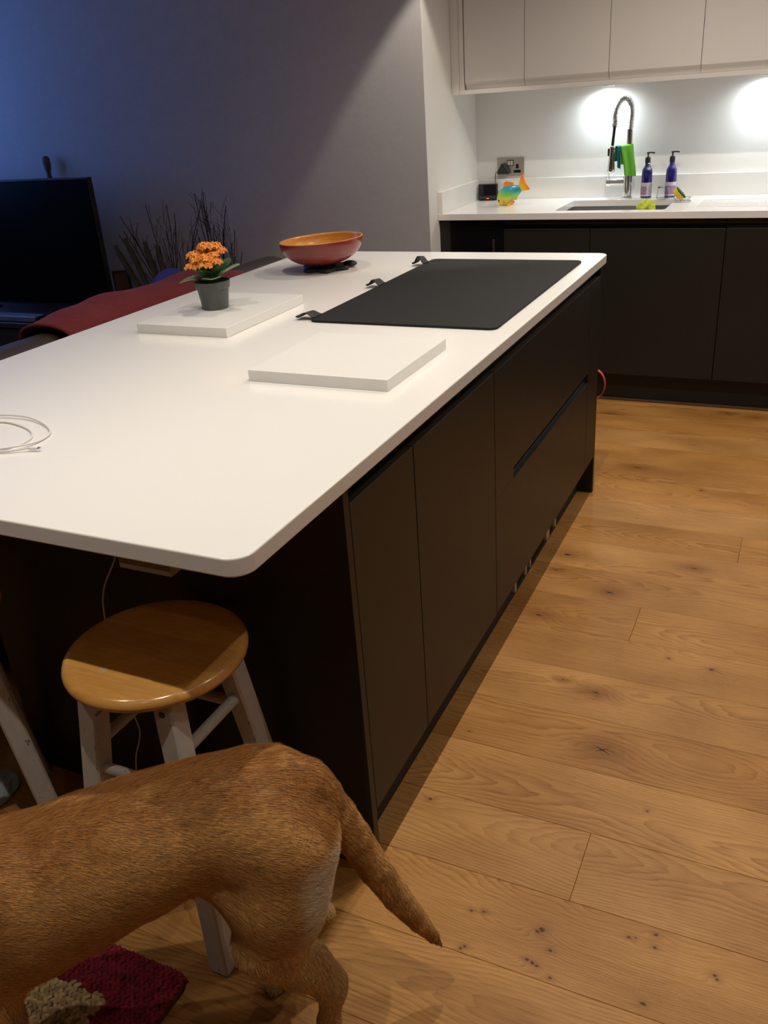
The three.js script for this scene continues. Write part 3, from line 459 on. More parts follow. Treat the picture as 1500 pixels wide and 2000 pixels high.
{ // soap bottles
  const label = (s) => { const c = document.createElement('canvas'); c.width = 256; c.height = 128; const x = c.getContext('2d'); x.fillStyle = '#c9c6cf'; x.fillRect(0, 0, 256, 128); x.fillStyle = '#a884a8'; x.fillRect(0, 34, 128, 76); x.fillStyle = '#8e6c94'; x.fillRect(0, 100, 128, 12); x.strokeStyle = '#5c5c66'; x.lineWidth = 4; x.beginPath(); x.arc(108, 60, 17, 0, 7); x.stroke(); x.fillStyle = '#6a6a72'; for (let i = 0; i < 9; i++) x.fillRect(150, 20 + i * 11, rr(14, 28), 4); x.fillStyle = '#333'; for (let i = 0; i < 12; i++) x.fillRect(190 + i * 4, 12, rr(1, 3), 34); for (let i = 0; i < 5; i++) { x.fillStyle = '#7a7a80'; x.fillRect(188, 58 + i * 11, rr(24, 50), 4); } const t = new THREE.CanvasTexture(c); t.colorSpace = THREE.SRGBColorSpace; t.wrapS = THREE.RepeatWrapping; return t; };
  const blue = mat([0.012, 0.010, 0.16], 0.06, { clearcoat: 1 }), L = label();
  for (const [x, z, turn, l] of [[-0.142, -3.925, 0.2, 'cobalt blue pump bottle nearest the tap'], [-0.026, -3.93, 1.4, 'cobalt blue pump bottle right of the other, behind the glass']]) {
    const o = thing('pump_bottle', l, 'bottle', [x, WT, z], turn, 'blue pump bottles by the sink');
    mesh('bottle', lathe([[0, 0], [0.024, 0], [0.0262, 0.003], [0.0262, 0.118], [0.0245, 0.132], [0.017, 0.145], [0.0125, 0.152], [0.012, 0.170], [0, 0.170]], 40), blue, o);
    const lg = new THREE.CylinderGeometry(0.0266, 0.0266, 0.064, 40, 1, true, -2.4, 4.8); mesh('label', lg, mat([1, 1, 1], 0.45, { map: L, side: THREE.DoubleSide }), o, [0, 0.041, 0]);
    mesh('pump_collar', lathe([[0, 0.163], [0.0125, 0.163], [0.0132, 0.166], [0.0128, 0.186], [0.008, 0.191], [0, 0.191]], 28), M.black, o);
    mesh('pump_head', [cyl(0.0035, 0.0035, 0.022, 12).translate(0, 0.198, 0), cyl(0.007, 0.0075, 0.006, 16).translate(0, 0.209, 0), tube([[0, 0.210, 0], [0.015, 0.2105, 0], [0.032, 0.2085, 0.004]], 0.0032, 12, 8)], M.black, o, [0, 0, 0], [0, -turn, 0]);
  }
  const g = thing('drinking_glass', 'clear drinking glass upside down beside the sink', 'glass', [-0.052, 0.8875, -3.70]); g.position.set(-0.052, WT, -3.885);
  mesh('glass_wall', lathe([[0.030, 0], [0.032, 0.0005], [0.0325, 0.003], [0.028, 0.052], [0.026, 0.056], [0, 0.0565], [0, 0.052], [0.0245, 0.051], [0.0265, 0.048], [0.0305, 0.003], [0.030, 0]], 40), mat([1, 1, 1], 0.03, { transmission: 1, thickness: 0.003, ior: 1.48 }), g);
  const d = thing('sponge_holder', 'small clear wire tray at the right end of the sink', 'tray', [0.060, WT, -3.74]);
  mesh('tray_wire', [tube([[-0.03, 0.003, -0.03], [0.03, 0.003, -0.03], [0.03, 0.003, 0.03], [-0.03, 0.003, 0.03]], 0.0022, 60, 6, true), tube([[-0.03, 0.018, -0.03], [0.03, 0.018, -0.03], [0.03, 0.018, 0.03], [-0.03, 0.018, 0.03]], 0.0018, 60, 6, true), ...[[-1, -1], [1, -1], [1, 1], [-1, 1]].map(([a, b]) => bar([a * 0.028, 0.003, b * 0.028], [a * 0.028, 0.018, b * 0.028], 0.0016, 6)), ...[-0.015, 0, 0.015].map((q) => bar([q, 0.003, -0.032], [q, 0.003, 0.032], 0.0014, 6))], M.steel, d);
  const s = thing('washing_sponge', 'yellow sponge with a green scouring side tilted in the tray', 'sponge', [0.042, WT + 0.034, -3.74], 0.3); s.rotation.z = -0.9; s.rotation.x = 0.3;
  mesh('sponge_body', bx(-0.027, 0.027, -0.014, 0.009, -0.02, 0.02, 0.004), mat([0.72, 0.45, 0.03], 0.95), s);
  mesh('scouring_pad', bx(-0.0272, 0.0272, 0.0092, 0.016, -0.0202, 0.0202, 0.002), mat([0.03, 0.11, 0.05], 0.95), s);
  const c = thing('lime_cloth', 'crumpled lime green cloth on the sink divider', 'cloth', [-0.085, 0.8875, -3.60]);
  const cg = new THREE.IcosahedronGeometry(1, 5), P = cg.attributes.position;
  for (let i = 0; i < P.count; i++) { const v = V(P.getX(i), P.getY(i), P.getZ(i)); const a = Math.atan2(v.z, v.x), k = 1 + 0.16 * Math.sin(a * 5 + v.y * 3) + 0.20 * N(v.x * 2.2, v.y * 2.2, v.z * 2.2); P.setXYZ(i, v.x * 0.040 * k, Math.max(0, 0.022 + v.y * 0.036 * k), v.z * 0.028 * k); }
  cg.computeVertexNormals(); mesh('fabric', cg, mat([0.48, 0.56, 0.07], 0.95), c);
}

// ---------------------------------------------------------------- lounge corner
{
  const leather = mat([0.034, 0.023, 0.018], 0.5), o = thing('sofa', 'dark brown leather sofa with its back to the island', 'sofa', [0, 0, 0]);
  const za = -2.50, zb = -0.35;
  mesh('back', new RoundedBoxGeometry(0.20, 0.72, zb - za, 6, 0.09).translate(-1.44, 0.525, (za + zb) / 2), leather, o);
  mesh('back_cushion', new RoundedBoxGeometry(0.18, 0.42, (zb - za) / 2 - 0.14, 5, 0.07).translate(-1.60, 0.63, za + (zb - za) * 0.27), leather, o);
  mesh('back_cushion', new RoundedBoxGeometry(0.18, 0.42, (zb - za) / 2 - 0.14, 5, 0.07).translate(-1.60, 0.63, za + (zb - za) * 0.73), leather, o);
  mesh('seat_base', new RoundedBoxGeometry(0.86, 0.24, zb - za, 4, 0.04).translate(-1.78, 0.20, (za + zb) / 2), leather, o);
  for (const k of [0.27, 0.73]) mesh('seat_cushion', new RoundedBoxGeometry(0.68, 0.16, (zb - za) / 2 - 0.14, 5, 0.06).translate(-1.86, 0.40, za + (zb - za) * k), leather, o);
  for (const z of [za + 0.09, zb - 0.09]) mesh('arm', new RoundedBoxGeometry(0.84, 0.56, 0.18, 5, 0.07).translate(-1.78, 0.36, z), leather, o);
  for (const [x, z] of [[-1.40, za + 0.08], [-1.40, zb - 0.08], [-2.14, za + 0.08], [-2.14, zb - 0.08]]) mesh('leg', cyl(0.025, 0.02, 0.08, 14).translate(x, 0.04, z), M.black, o);
  const fleece = dataTex(256, 256, (i, j) => { const k = 14 * N(i * 0.2, j * 0.2, 2) + 22 * N(i * 0.7, j * 0.7, 5); return [200 + k, 200 + k, 200 + k]; });
  const th = thing('red_throw', 'dark red fleece throw draped over the sofa back', 'throw');
  mesh('blanket', thick(60, 40, (u, v) => { // over the back: v runs from the island side over the top to the seat side
    const z = lerp(-1.12, -2.10, u), L = v * 0.78 - 0.30; const bump = 0.006 * Math.sin(u * 15 + v * 3) + 0.008 * N(u * 5, v * 5, 1);
    const TP = [0.905, 0.932, 0.934, 0.918, 0.921, 0.923, 0.905, 0.886], q = clamp(u * 7, 0, 6.999), top = lerp(TP[Math.floor(q)], TP[Math.floor(q) + 1], smooth(0, 1, q % 1)) + bump; let x, y; if (L < 0) { x = -1.325; y = top - 0.05 + L; } else if (L < 0.26) { const a = L / 0.26 * Math.PI; x = -1.44 + 0.115 * Math.cos(a); y = top - 0.05 + 0.05 * Math.sin(a); } else { x = -1.555 - (L - 0.26) * 0.55; y = top - 0.05 - (L - 0.26) * 0.5; }
    return [x + 0.010 * Math.sin(u * 22) * (L < 0 ? 1 : 0) * -L * 4 + (L < 0 ? 0.006 : 0), y, z + 0.02 * Math.sin(v * 4 + u * 2)]; }, 0.012), mat([0.23, 0.022, 0.032], 0.95, { map: fleece, sheen: 0.6, sheenRoughness: 0.5, sheenColor: new THREE.Color(0.35, 0.08, 0.09) }), th);
  const c = thing('blue_cushion', 'royal blue cushion leaning on the sofa behind the flower', 'cushion', [-1.785, 0.70, -2.11]); c.rotation.set(0, 0.1, -0.2);
  mesh('cushion_cover', new THREE.SphereGeometry(1, 32, 24).scale(0.055, 0.19, 0.19), mat([0.012, 0.022, 0.20], 0.85), c);
}
{ // television and its stand
  const s = thing('tv_stand', 'low dark glossy television stand by the grey wall', 'stand', [0, 0, 0]);
  const st = mat([0.020, 0.022, 0.028], 0.18);
  mesh('top', bx(-4.35, -2.66, 0.395, 0.425, -3.26, -2.80, 0.003), st, s); mesh('body', bx(-4.32, -2.68, 0.04, 0.3945, -3.25, -2.83, 0.003), st, s);
  for (const [a, b] of [[-4.315, -3.77], [-3.76, -3.21], [-3.20, -2.685]]) mesh('drawer_front', bx(a, b, 0.06, 0.385, -2.8298, -2.812, 0.002), st, s);
  mesh('foot_rail', bx(-4.28, -2.71, 0, 0.0398, -3.2, -2.88, 0), M.black, s);
  const t = thing('television', 'large flat black television switched off in the dim corner', 'television', [-3.555, 0.4252, -3.06]);
  mesh('panel', bx(-0.615, 0.615, 0.05, 0.752, -0.022, 0.012, 0.004), M.black, t);
  mesh('screen', bx(-0.607, 0.607, 0.064, 0.744, 0.0118, 0.0138, 0.0005), mat([0.003, 0.003, 0.0032], 0.35, { specularIntensity: 0.12 }), t);
  for (const x of [-0.42, 0.42]) mesh('foot', [bx(x - 0.012, x + 0.012, 0, 0.06, -0.02, 0.008, 0.002), bx(x - 0.012, x + 0.012, 0, 0.008, -0.12, 0.12, 0.002)], M.black, t);
  const b = thing('soundbar', 'slim pale soundbar lying before the television', 'soundbar', [-3.78, 0.4252, -2.87]);
  mesh('bar_body', bx(-0.45, 0.45, 0, 0.032, -0.04, 0.04, 0.006), mat([0.22, 0.225, 0.235], 0.35), b); mesh('end_cap', bx(0.4505, 0.458, 0.001, 0.031, -0.039, 0.039, 0.003), M.black, b);
  const f = thing('photo_frame', 'small dark picture frame standing right of the television', 'frame', [-2.84, 0.4252, -3.06], 0.3);
  mesh('frame', [bx(-0.05, -0.04, 0, 0.26, 0, 0.015, 0.002), bx(0.04, 0.05, 0, 0.26, 0, 0.015, 0.002), bx(-0.04, 0.04, 0.25, 0.26, 0, 0.015, 0.002), bx(-0.04, 0.04, 0, 0.01, 0, 0.015, 0.002)], M.black, f); mesh('picture', bx(-0.04, 0.04, 0.01, 0.25, 0.003, 0.008, 0), mat([0.10, 0.045, 0.02], 0.5), f);
  const c = thing('white_card', 'small pale card beside the picture frame', 'card', [-2.71, 0.4252, -2.98], -0.2); mesh('card_sheet', bx(-0.03, 0.03, 0, 0.17, 0, 0.003, 0.0005), mat([0.5, 0.5, 0.5], 0.6), c);
  const h = thing('figurine', 'slim dark figurine on the wall behind the television top', 'ornament', [-3.40, 1.14, ZL]);
  mesh('figure', lathe([[0, 0], [0.02, 0.005], [0.014, 0.03], [0.012, 0.055], [0.018, 0.07], [0.022, 0.10], [0.021, 0.13], [0.012, 0.142], [0, 0.145]], 20).translate(0, 0, 0.045), mat([0.10, 0.085, 0.07], 0.7), h); mesh('bracket', bx(-0.012, 0.012, -0.012, 0.004, 0, 0.06, 0.002), M.black, h);
}
{ // tall floor vase with dried twigs and grasses
  const bunch = (x, z, label, vl, list) => {
    const v = thing('floor_vase', vl, 'vase', [x, 0, z]);
    mesh('vase_body', lathe([[0, 0], [0.085, 0], [0.10, 0.02], [0.115, 0.16], [0.085, 0.36], [0.055, 0.46], [0.062, 0.50], [0.056, 0.50], [0.048, 0.46], [0.075, 0.36], [0.1, 0.16], [0.08, 0.02], [0, 0.015]], 36), mat([0.03, 0.03, 0.032], 0.5), v);
    const o = thing('dried_twigs', label, 'dried twigs', [x, 0.02, z]);
    list(o);
  };
  const bark = mat([0.035, 0.026, 0.020], 0.85), reed = mat([0.075, 0.058, 0.040], 0.85);
  const twig = (o, x, y, z, r = 0.0022) => { const b = [rr(-0.02, 0.02), rr(0, 0.05), rr(-0.02, 0.02)], k = [lerp(b[0], x, 0.35) * 0.7, lerp(0.1, y, 0.5), z * 0.4]; const list = [tube([b, k, [lerp(k[0], x, 0.6) + rr(-0.015, 0.015), lerp(k[1], y, 0.6), z * 0.7], [x, y, z]], r, 24, 5)];
    for (let i = 0; i < 3; i++) { const t = rr(0.45, 0.8), p = [lerp(k[0], x, t), lerp(k[1], y, t), z * lerp(0.4, 1, t)]; list.push(tube([p, [p[0] + rr(-0.03, 0.03), p[1] + 0.06, p[2] + rr(-0.01, 0.01)], [p[0] + rr(-0.07, 0.07), p[1] + rr(0.10, 0.17), p[2] + rr(-0.02, 0.02)]], r * 0.55, 10, 4)); } mesh('twig', list, bark, o); };
  bunch(-2.50, -3.08, 'spread of dried dark twigs and reeds against the grey wall', 'dark tall vase holding the wide bunch of dried reeds', (o) => {
    for (let i = 0; i < 22; i++) twig(o, lerp(-0.34, 0.26, i / 21) + rr(-0.03, 0.03), rr(0.70, 1.02), rr(-0.10, 0.06));
    for (const [x, y] of [[-0.34, 0.80], [-0.26, 0.84], [-0.13, 0.82], [-0.05, 0.80]]) { const a = [x * 0.18, 0.10, 0], b = [x * 0.50, y * 0.58, 0.02], c = [x * 0.95, y * 0.95, 0.03]; mesh('reed', [bar(a, b, 0.004, 8), bar(b, c, 0.016, 10), bar(c, [x, y, 0.03], 0.012, 8)], reed, o); }
  });
  bunch(-2.24, -3.13, 'narrow bunch of upright dried twigs right behind the flower', 'dark tall vase holding the narrow bunch of twigs', (o) => { for (let i = 0; i < 16; i++) twig(o, lerp(-0.08, 0.17, i / 15) + rr(-0.03, 0.03), rr(0.72, 1.06), rr(-0.06, 0.04)); });
}

// ---------------------------------------------------------------- stools
{
  const grain = dataTex(512, 512, (i, j) => { const k = 10 * N(i * 0.012, j * 0.10, 4) + 9 * N(i * 0.03, j * 0.55, 8) + 5 * N(i * 0.1, j * 0.9, 2), b = 9 * N(i * 0.011, j * 0.011, 12); const strip = [0, 7, -5, 4, -3][Math.floor(j / 103) % 5]; let c = [222 + k + b + strip, 164 + k + b + strip, 86 + k * 0.7 + b]; const d = Math.hypot(i - 197, j - 400); if (d < 16) c = c.map((x, q) => lerp(x, [208, 184, 140][q], 0.75 * (1 - smooth(10, 16, d + 2 * N(i * 0.3, j * 0.3, 1))))); return c; });
  const seatM = mat([1, 1, 1], 0.22, { map: grain, clearcoat: 0.5, clearcoatRoughness: 0.15 });
  const speck = dataTex(256, 256, (i, j) => { const n = N(i * 0.09, j * 0.05, 6) + 0.5 * N(i * 0.3, j * 0.2, 3), v = n > 0.62 ? 150 : 236 + 10 * n; return [v, v, v]; });
  const legM = mat([0.66, 0.62, 0.56], 0.5, { map: speck });
  function makeStool(label) {
    const o = thing('wooden_stool', label, 'stool', [0, 0, 0], 0, 'stools at the island'), H = 0.61, R = 0.166;
    const sg = lathe([[0, H - 0.032], [R - 0.020, H - 0.032], [R - 0.008, H - 0.029], [R - 0.001, H - 0.021], [R, H - 0.014], [R - 0.003, H - 0.006], [R - 0.012, H - 0.0005], [R - 0.03, H], [0, H - 0.002]], 72), P = sg.attributes.position, uv = sg.attributes.uv;
    for (let i = 0; i < P.count; i++) uv.setXY(i, 0.5 + P.getX(i) / (2 * R) * 0.98, 0.5 + P.getZ(i) / (2 * R) * 0.98);
    mesh('seat', sg, seatM, o);
    const r0 = 0.118, r1 = 0.202, hl = H - 0.0322, at = (h) => lerp(r1, r0, h / hl) * Math.SQRT1_2, cr = [[1, 1], [1, -1], [-1, -1], [-1, 1]];
    for (const [a, b] of cr) { // square splayed leg with chamfered corners and a clipped foot
      const w = 0.021, c = 0.004, sec = [[-w + c, -w], [w - c, -w], [w, -w + c], [w, w - c], [w - c, w], [-w + c, w], [-w, w - c], [-w, -w + c]], p = [], ix = [];
      const lv = [[0, 0.85], [0.008, 1], [hl, 1]]; for (const [h, k] of lv) for (const [x, z] of sec) p.push(a * at(h) + x * k, h, b * at(h) + z * k);
      for (let l = 0; l < 2; l++) for (let i = 0; i < 8; i++) { const n = (i + 1) % 8, q = l * 8; ix.push(q + i, q + 8 + i, q + n, q + n, q + 8 + i, q + 8 + n); } for (let i = 1; i < 7; i++) ix.push(0, i, i + 1, 16, 16 + i + 1, 16 + i);
      let g = new THREE.BufferGeometry(); g.setAttribute('position', new THREE.Float32BufferAttribute(p, 3)); g.setIndex(ix); g = g.toNonIndexed(); g.computeVertexNormals(); const uvs = []; for (let i = 0; i < g.attributes.position.count; i++) uvs.push(g.attributes.position.getX(i) * 4 + a, g.attributes.position.getY(i) * 3 + b); g.setAttribute('uv', new THREE.Float32BufferAttribute(uvs, 2));
      const leg = mesh('leg', g, legM, o); const h = 0.555; mesh('screw_hole', cyl(0.0065, 0.0065, 0.002, 14).rotateX(Math.PI / 2).translate(a * at(h), h, b * at(h) + b * 0.0208), mat([0.10, 0.06, 0.03], 0.7), leg);
    }
    for (let k = 0; k < 4; k++) { const [a, b] = cr[k], [c, d] = cr[(k + 1) % 4], hs = [[0.46, 0.22], [0.43], [0.43, 0.19], [0.385]][k]; for (const h of hs) mesh('stretcher', bar([a * at(h), h, b * at(h)], [c * at(h), h, d * at(h)], 0.011, 14), legM, o); }
    mesh('seat_rail', [bx(-0.085, 0.085, 0.548, 0.5775, -0.012, 0.012, 0.002).rotateY(Math.PI / 4), bx(-0.085, 0.085, 0.548, 0.5775, -0.012, 0.012, 0.002).rotateY(-Math.PI / 4)], legM, o);
    return o;
  }
  const s = makeStool('round honey wood stool with off-white legs between dog and island'); s.position.set(-0.337, 0, -0.158); s.rotation.y = 0.0;
  const t = s.clone(); t.name = numbered('wooden_stool'); t.userData = { ...s.userData, label: 'second stool at the left edge, only one off-white leg showing' }; t.position.set(-0.90, 0, -0.10); t.rotation.y = 0.98; scene.add(t);
}
tag(mesh('pale_blue_cloth', (() => { const g = new THREE.IcosahedronGeometry(1, 4), P = g.attributes.position; for (let i = 0; i < P.count; i++) { const k = 1 + 0.25 * N(P.getX(i) * 2, P.getY(i) * 2, P.getZ(i) * 2); P.setXYZ(i, P.getX(i) * 0.05 * k, Math.max(0, 0.012 + P.getY(i) * 0.03 * k), P.getZ(i) * 0.06 * k); } g.computeVertexNormals(); return g; })(), mat([0.35, 0.42, 0.46], 0.9), scene, [-0.995, 0, -0.20]), 'small pale blue cloth on the floor at the left edge behind the dog', 'cloth');

// ---------------------------------------------------------------- woven rug
{
  const x1 = -0.237, x0 = -0.68, z0 = 0.03, z1 = 0.56, o = thing('woven_rug', 'braided rug with a dark red border and straw centre under the dog', 'rug');
  mesh('rug_base', slab(roundRect(x0, x1, -z1, -z0, 0.035), 0, 0.007, 0.002), mat([0.09, 0.008, 0.014], 0.95), o);
  const seedG = new THREE.IcosahedronGeometry(1, 1).scale(0.0088, 0.0042, 0.0046), redM = mat([1, 1, 1], 0.95), dm = new THREE.Object3D(), col = new THREE.Color();
  const red = [], jute = []; let r = 0;
  for (let z = z0 + 0.006; z < z1 - 0.004; z += 0.0070, r++) for (let x = x0 + 0.006; x < x1 - 0.004; x += 0.0112) {
    const xx = x + rr(-0.0015, 0.0015), zz = z + rr(-0.001, 0.001); const cx = clamp(xx, x0 + 0.035, x1 - 0.035), cz = clamp(zz, z0 + 0.035, z1 - 0.035); if (Math.hypot(xx - cx, zz - cz) > 0.032) continue;
    const edge = 0.005 * Math.round(Math.sin(Math.floor((zz + xx) / 0.02) * 2.1)) ; (xx < x1 - 0.118 + edge && xx > x0 + 0.118 - edge && zz > z0 + 0.098 + edge && zz < z1 - 0.098 - edge ? jute : red).push([xx, zz, r % 2 ? 0.65 : -0.65]);
  }
  const braid = (name, list, f) => { const im = new THREE.InstancedMesh(seedG, redM, list.length); im.name = name; im.userData = { kind: 'stuff' }; list.forEach(([x, z, a], i) => { dm.position.set(x, 0.0078 + rr(-0.0008, 0.0014), z); dm.rotation.set(rr(-0.25, 0.25), a + rr(-0.25, 0.25), rr(-0.25, 0.25)); dm.updateMatrix(); im.setMatrixAt(i, dm.matrix); f(col); im.setColorAt(i, col); }); im.castShadow = im.receiveShadow = true; o.add(im); };
  braid('red_braid', red, (c) => { const k = rr(0.7, 1.4); c.setRGB(0.22 * k, 0.012 * k, 0.026 * k); });
  braid('straw_braid', jute, (c) => { const k = rr(0.6, 1.35); c.setRGB(0.56 * k, 0.40 * k, 0.20 * k); });
}

// ---------------------------------------------------------------- dog
{
  // own axes: s forward along the spine, h up, l towards the camera side
  const sg = (c) => c;
  const SEC = [ // torso sections: s, centre height, half height, half width
    [-0.010, 0.470, 0.030, 0.025], [0.016, 0.482, 0.066, 0.062], [0.050, 0.490, 0.093, 0.088], [0.10, 0.497, 0.104, 0.098], [0.17, 0.505, 0.095, 0.094], [0.27, 0.478, 0.108, 0.108], [0.357, 0.450, 0.118, 0.117], [0.435, 0.424, 0.127, 0.121], [0.52, 0.412, 0.134, 0.117], [0.60, 0.425, 0.120, 0.100], [0.66, 0.44, 0.075, 0.065], [0.70, 0.45, 0.03, 0.03]];
  const sec = (s) => { let i = 0; while (i < SEC.length - 2 && s > SEC[i + 1][0]) i++; const a = SEC[i], b = SEC[i + 1], t = smooth(0, 1, clamp((s - a[0]) / (b[0] - a[0]))); const q = clamp((s - a[0]) / (b[0] - a[0])), w = 0.5 * t + 0.5 * q; return [1, 2, 3].map((k) => lerp(a[k], b[k], w)); };
  const torso = (s, h, l) => { const sc = clamp(s, SEC[0][0], SEC[SEC.length - 1][0]), [c, a, b] = sec(sc); const e = Math.hypot((h - c) / a, l / b), m = Math.min(a, b); const d = (e - 1) * m; return s === sc ? d : Math.hypot(Math.max(0, d), s - sc) + Math.min(0, d); };
  const cone = (s, h, l, A, B) => { const bs = B[0] - A[0], bh = B[1] - A[1], bl = B[2] - A[2], ps = s - A[0], ph = h - A[1], pl = l - A[2]; const t = clamp((ps * bs + ph * bh + pl * bl) / (bs * bs + bh * bh + bl * bl)); return Math.hypot(ps - bs * t, ph - bh * t, pl - bl * t) - lerp(A[3], B[3], t); };
  const smin = (a, b, k) => { const x = Math.max(k - Math.abs(a - b), 0) / k; return Math.min(a, b) - x * x * k * 0.25; };
  // bones: joint [s, h, l, radius] to joint, blend
  const B = [];
  const chain = (pts, k) => { for (let i = 0; i + 1 < pts.length; i++) B.push([pts[i], pts[i + 1], k[i] ?? k[k.length - 1]]); };
  // near hind leg
  chain([[0.055, 0.480, 0.052, 0.070], [0.080, 0.395, 0.072, 0.062], [0.108, 0.318, 0.082, 0.046]], [0.06, 0.035]);
  chain([[0.042, 0.455, 0.060, 0.045], [0.072, 0.36, 0.076, 0.041], [0.085, 0.300, 0.080, 0.034]], [0.05, 0.03]);
  chain([[0.112, 0.318, 0.082, 0.042], [0.065, 0.245, 0.082, 0.031], [0.026, 0.190, 0.080, 0.021], [0.018, 0.170, 0.080, 0.021]], [0.03, 0.02]);
  chain([[0.034, 0.270, 0.080, 0.016], [0.006, 0.196, 0.080, 0.014]], [0.02]);
  chain([[0.018, 0.176, 0.080, 0.021], [0.030, 0.10, 0.080, 0.0175], [0.038, 0.035, 0.080, 0.019]], [0.015]);
  // far hind leg, set forward
  chain([[0.060, 0.480, -0.052, 0.068], [0.090, 0.39, -0.072, 0.060], [0.120, 0.305, -0.084, 0.043]], [0.06, 0.035]);
  chain([[0.115, 0.300, -0.084, 0.038], [0.060, 0.215, -0.086, 0.026], [0.014, 0.152, -0.086, 0.019]], [0.03, 0.02]);
  chain([[0.014, 0.155, -0.086, 0.020], [0.050, 0.085, -0.086, 0.016], [0.082, 0.033, -0.086, 0.018]], [0.015]);
  // front legs
  for (const q of [1, -1]) { const f = q > 0 ? 0 : 0.07; chain([[0.575, 0.43, 0.075 * q, 0.066], [0.535 + f * 0.3, 0.305, 0.086 * q, 0.048], [0.515 + f * 0.5, 0.255, 0.086 * q, 0.036], [0.515 + f, 0.15, 0.082 * q, 0.025], [0.517 + f, 0.06, 0.080 * q, 0.020], [0.525 + f, 0.043, 0.080 * q, 0.022]], [0.06, 0.03, 0.02]); }
  chain([[0.50, 0.50, 0.06, 0.05], [0.60, 0.44, 0.07, 0.055]], [0.06]);
  // paws: one toe after another
  for (const [ps, pl] of [[0.045, 0.080], [0.090, -0.086], [0.532, 0.080], [0.602, -0.080]]) { const dh = ps > 0.3 ? 0.0125 : 0; B.push([[ps - 0.004, 0.026 + dh, pl, 0.022], [ps + 0.022, 0.020 + dh, pl, 0.019], 0.012]); for (const [dl, ds] of [[-0.021, 0.030], [-0.0075, 0.042], [0.0075, 0.042], [0.021, 0.030]]) B.push([[ps + 0.012, 0.022 + dh, pl + dl * 0.8, 0.011], [ps + ds, 0.0125 + dh, pl + dl, 0.0115], 0.006]); }
  // tail
  chain([[0.045, 0.550, 0, 0.040], [0.016, 0.535, 0, 0.036], [-0.006, 0.505, 0, 0.033], [-0.026, 0.465, 0, 0.030], [-0.048, 0.415, 0.002, 0.028], [-0.077, 0.340, 0.004, 0.026], [-0.110, 0.265, 0.005, 0.0235], [-0.145, 0.195, 0.005, 0.018], [-0.168, 0.150, 0.004, 0.011], [-0.182, 0.120, 0.003, 0.003]], [0.03, 0.02, 0.004]);
  // flank fold, neck and head
  chain([[0.165, 0.430, 0.066, 0.016], [0.128, 0.395, 0.076, 0.026]], [0.035]); chain([[0.165, 0.430, -0.066, 0.016], [0.128, 0.395, -0.076, 0.026]], [0.035]);
  chain([[0.60, 0.45, 0, 0.095], [0.72, 0.46, 0, 0.072], [0.80, 0.455, 0, 0.066]], [0.06, 0.04]);
  chain([[0.815, 0.455, 0, 0.072], [0.87, 0.435, 0, 0.062]], [0.03]); chain([[0.88, 0.420, 0, 0.044], [0.965, 0.385, 0, 0.033]], [0.025]); chain([[0.88, 0.395, 0, 0.030], [0.95, 0.368, 0, 0.022]], [0.02]); chain([[0.960, 0.398, 0, 0.022], [0.985, 0.386, 0, 0.016]], [0.012]);
  const LO = [-0.26, -0.03, -0.17], HI = [1.06, 0.66, 0.17];
  const boxes = B.map(([a, b, k]) => [0, 1, 2].map((i) => [Math.min(a[i] - a[3], b[i] - b[3]) - k - 0.02, Math.max(a[i] + a[3], b[i] + b[3]) + k + 0.02]));
  const field = (s, h, l, all) => { let d = s > -0.14 && s < 0.82 ? torso(s, h, l) : 0.3; for (let i = 0; i < B.length; i++) { const q = boxes[i]; if (!all && (s < q[0][0] || s > q[0][1] || h < q[1][0] || h > q[1][1] || l < q[2][0] || l > q[2][1])) continue; d = smin(d, cone(s, h, l, B[i][0], B[i][1]), B[i][2]); } return Math.max(d, -h + 0.0006); };
  const R = 136, mc = new MarchingCubes(R, new THREE.MeshStandardMaterial(), false, false, 400000); mc.isolation = 0;
  const half = R / 2, cs = (i, k) => lerp(LO[k], HI[k], ((i - half) / half + 1) / 2);
  for (let z = 0; z < R; z++) for (let y = 0; y < R; y++) for (let x = 0; x < R; x++) mc.field[z * R * R + y * R + x] = -field(cs(x, 0), cs(y, 1), cs(z, 2));
  mc.update();
  const n = mc.count, pos = new Float32Array(n * 3); let g = new THREE.BufferGeometry();
  for (let i = 0; i < n; i++) for (let k = 0; k < 3; k++) pos[i * 3 + k] = lerp(LO[k], HI[k], (mc.positionArray[i * 3 + k] + 1) / 2);
  g.setAttribute('position', new THREE.BufferAttribute(pos, 3)); g = mergeVertices(g, 1e-5);
  const P = g.attributes.position, nor = new Float32Array(P.count * 3), col = new Float32Array(P.count * 3), uv = new Float32Array(P.count * 2);
  const grad = (s, h, l) => { const e = 0.0025, v = V(field(s + e, h, l) - field(s - e, h, l), field(s, h + e, l) - field(s, h - e, l), field(s, h, l + e) - field(s, h, l - e)); return v.lengthSq() > 0 ? v.normalize() : V(0, 1, 0); };
  // coat: russet along the back, golden flanks, buff legs, cream behind the thighs
  const RUS = [0.31, 0.125, 0.032], GLD = [0.60, 0.315, 0.105], BUF = [0.60, 0.37, 0.15], CRM = [0.82, 0.74, 0.58], PAL = [0.40, 0.28, 0.15];
  const mix = (a, b, t) => a.map((x, i) => lerp(x, b[i], t));
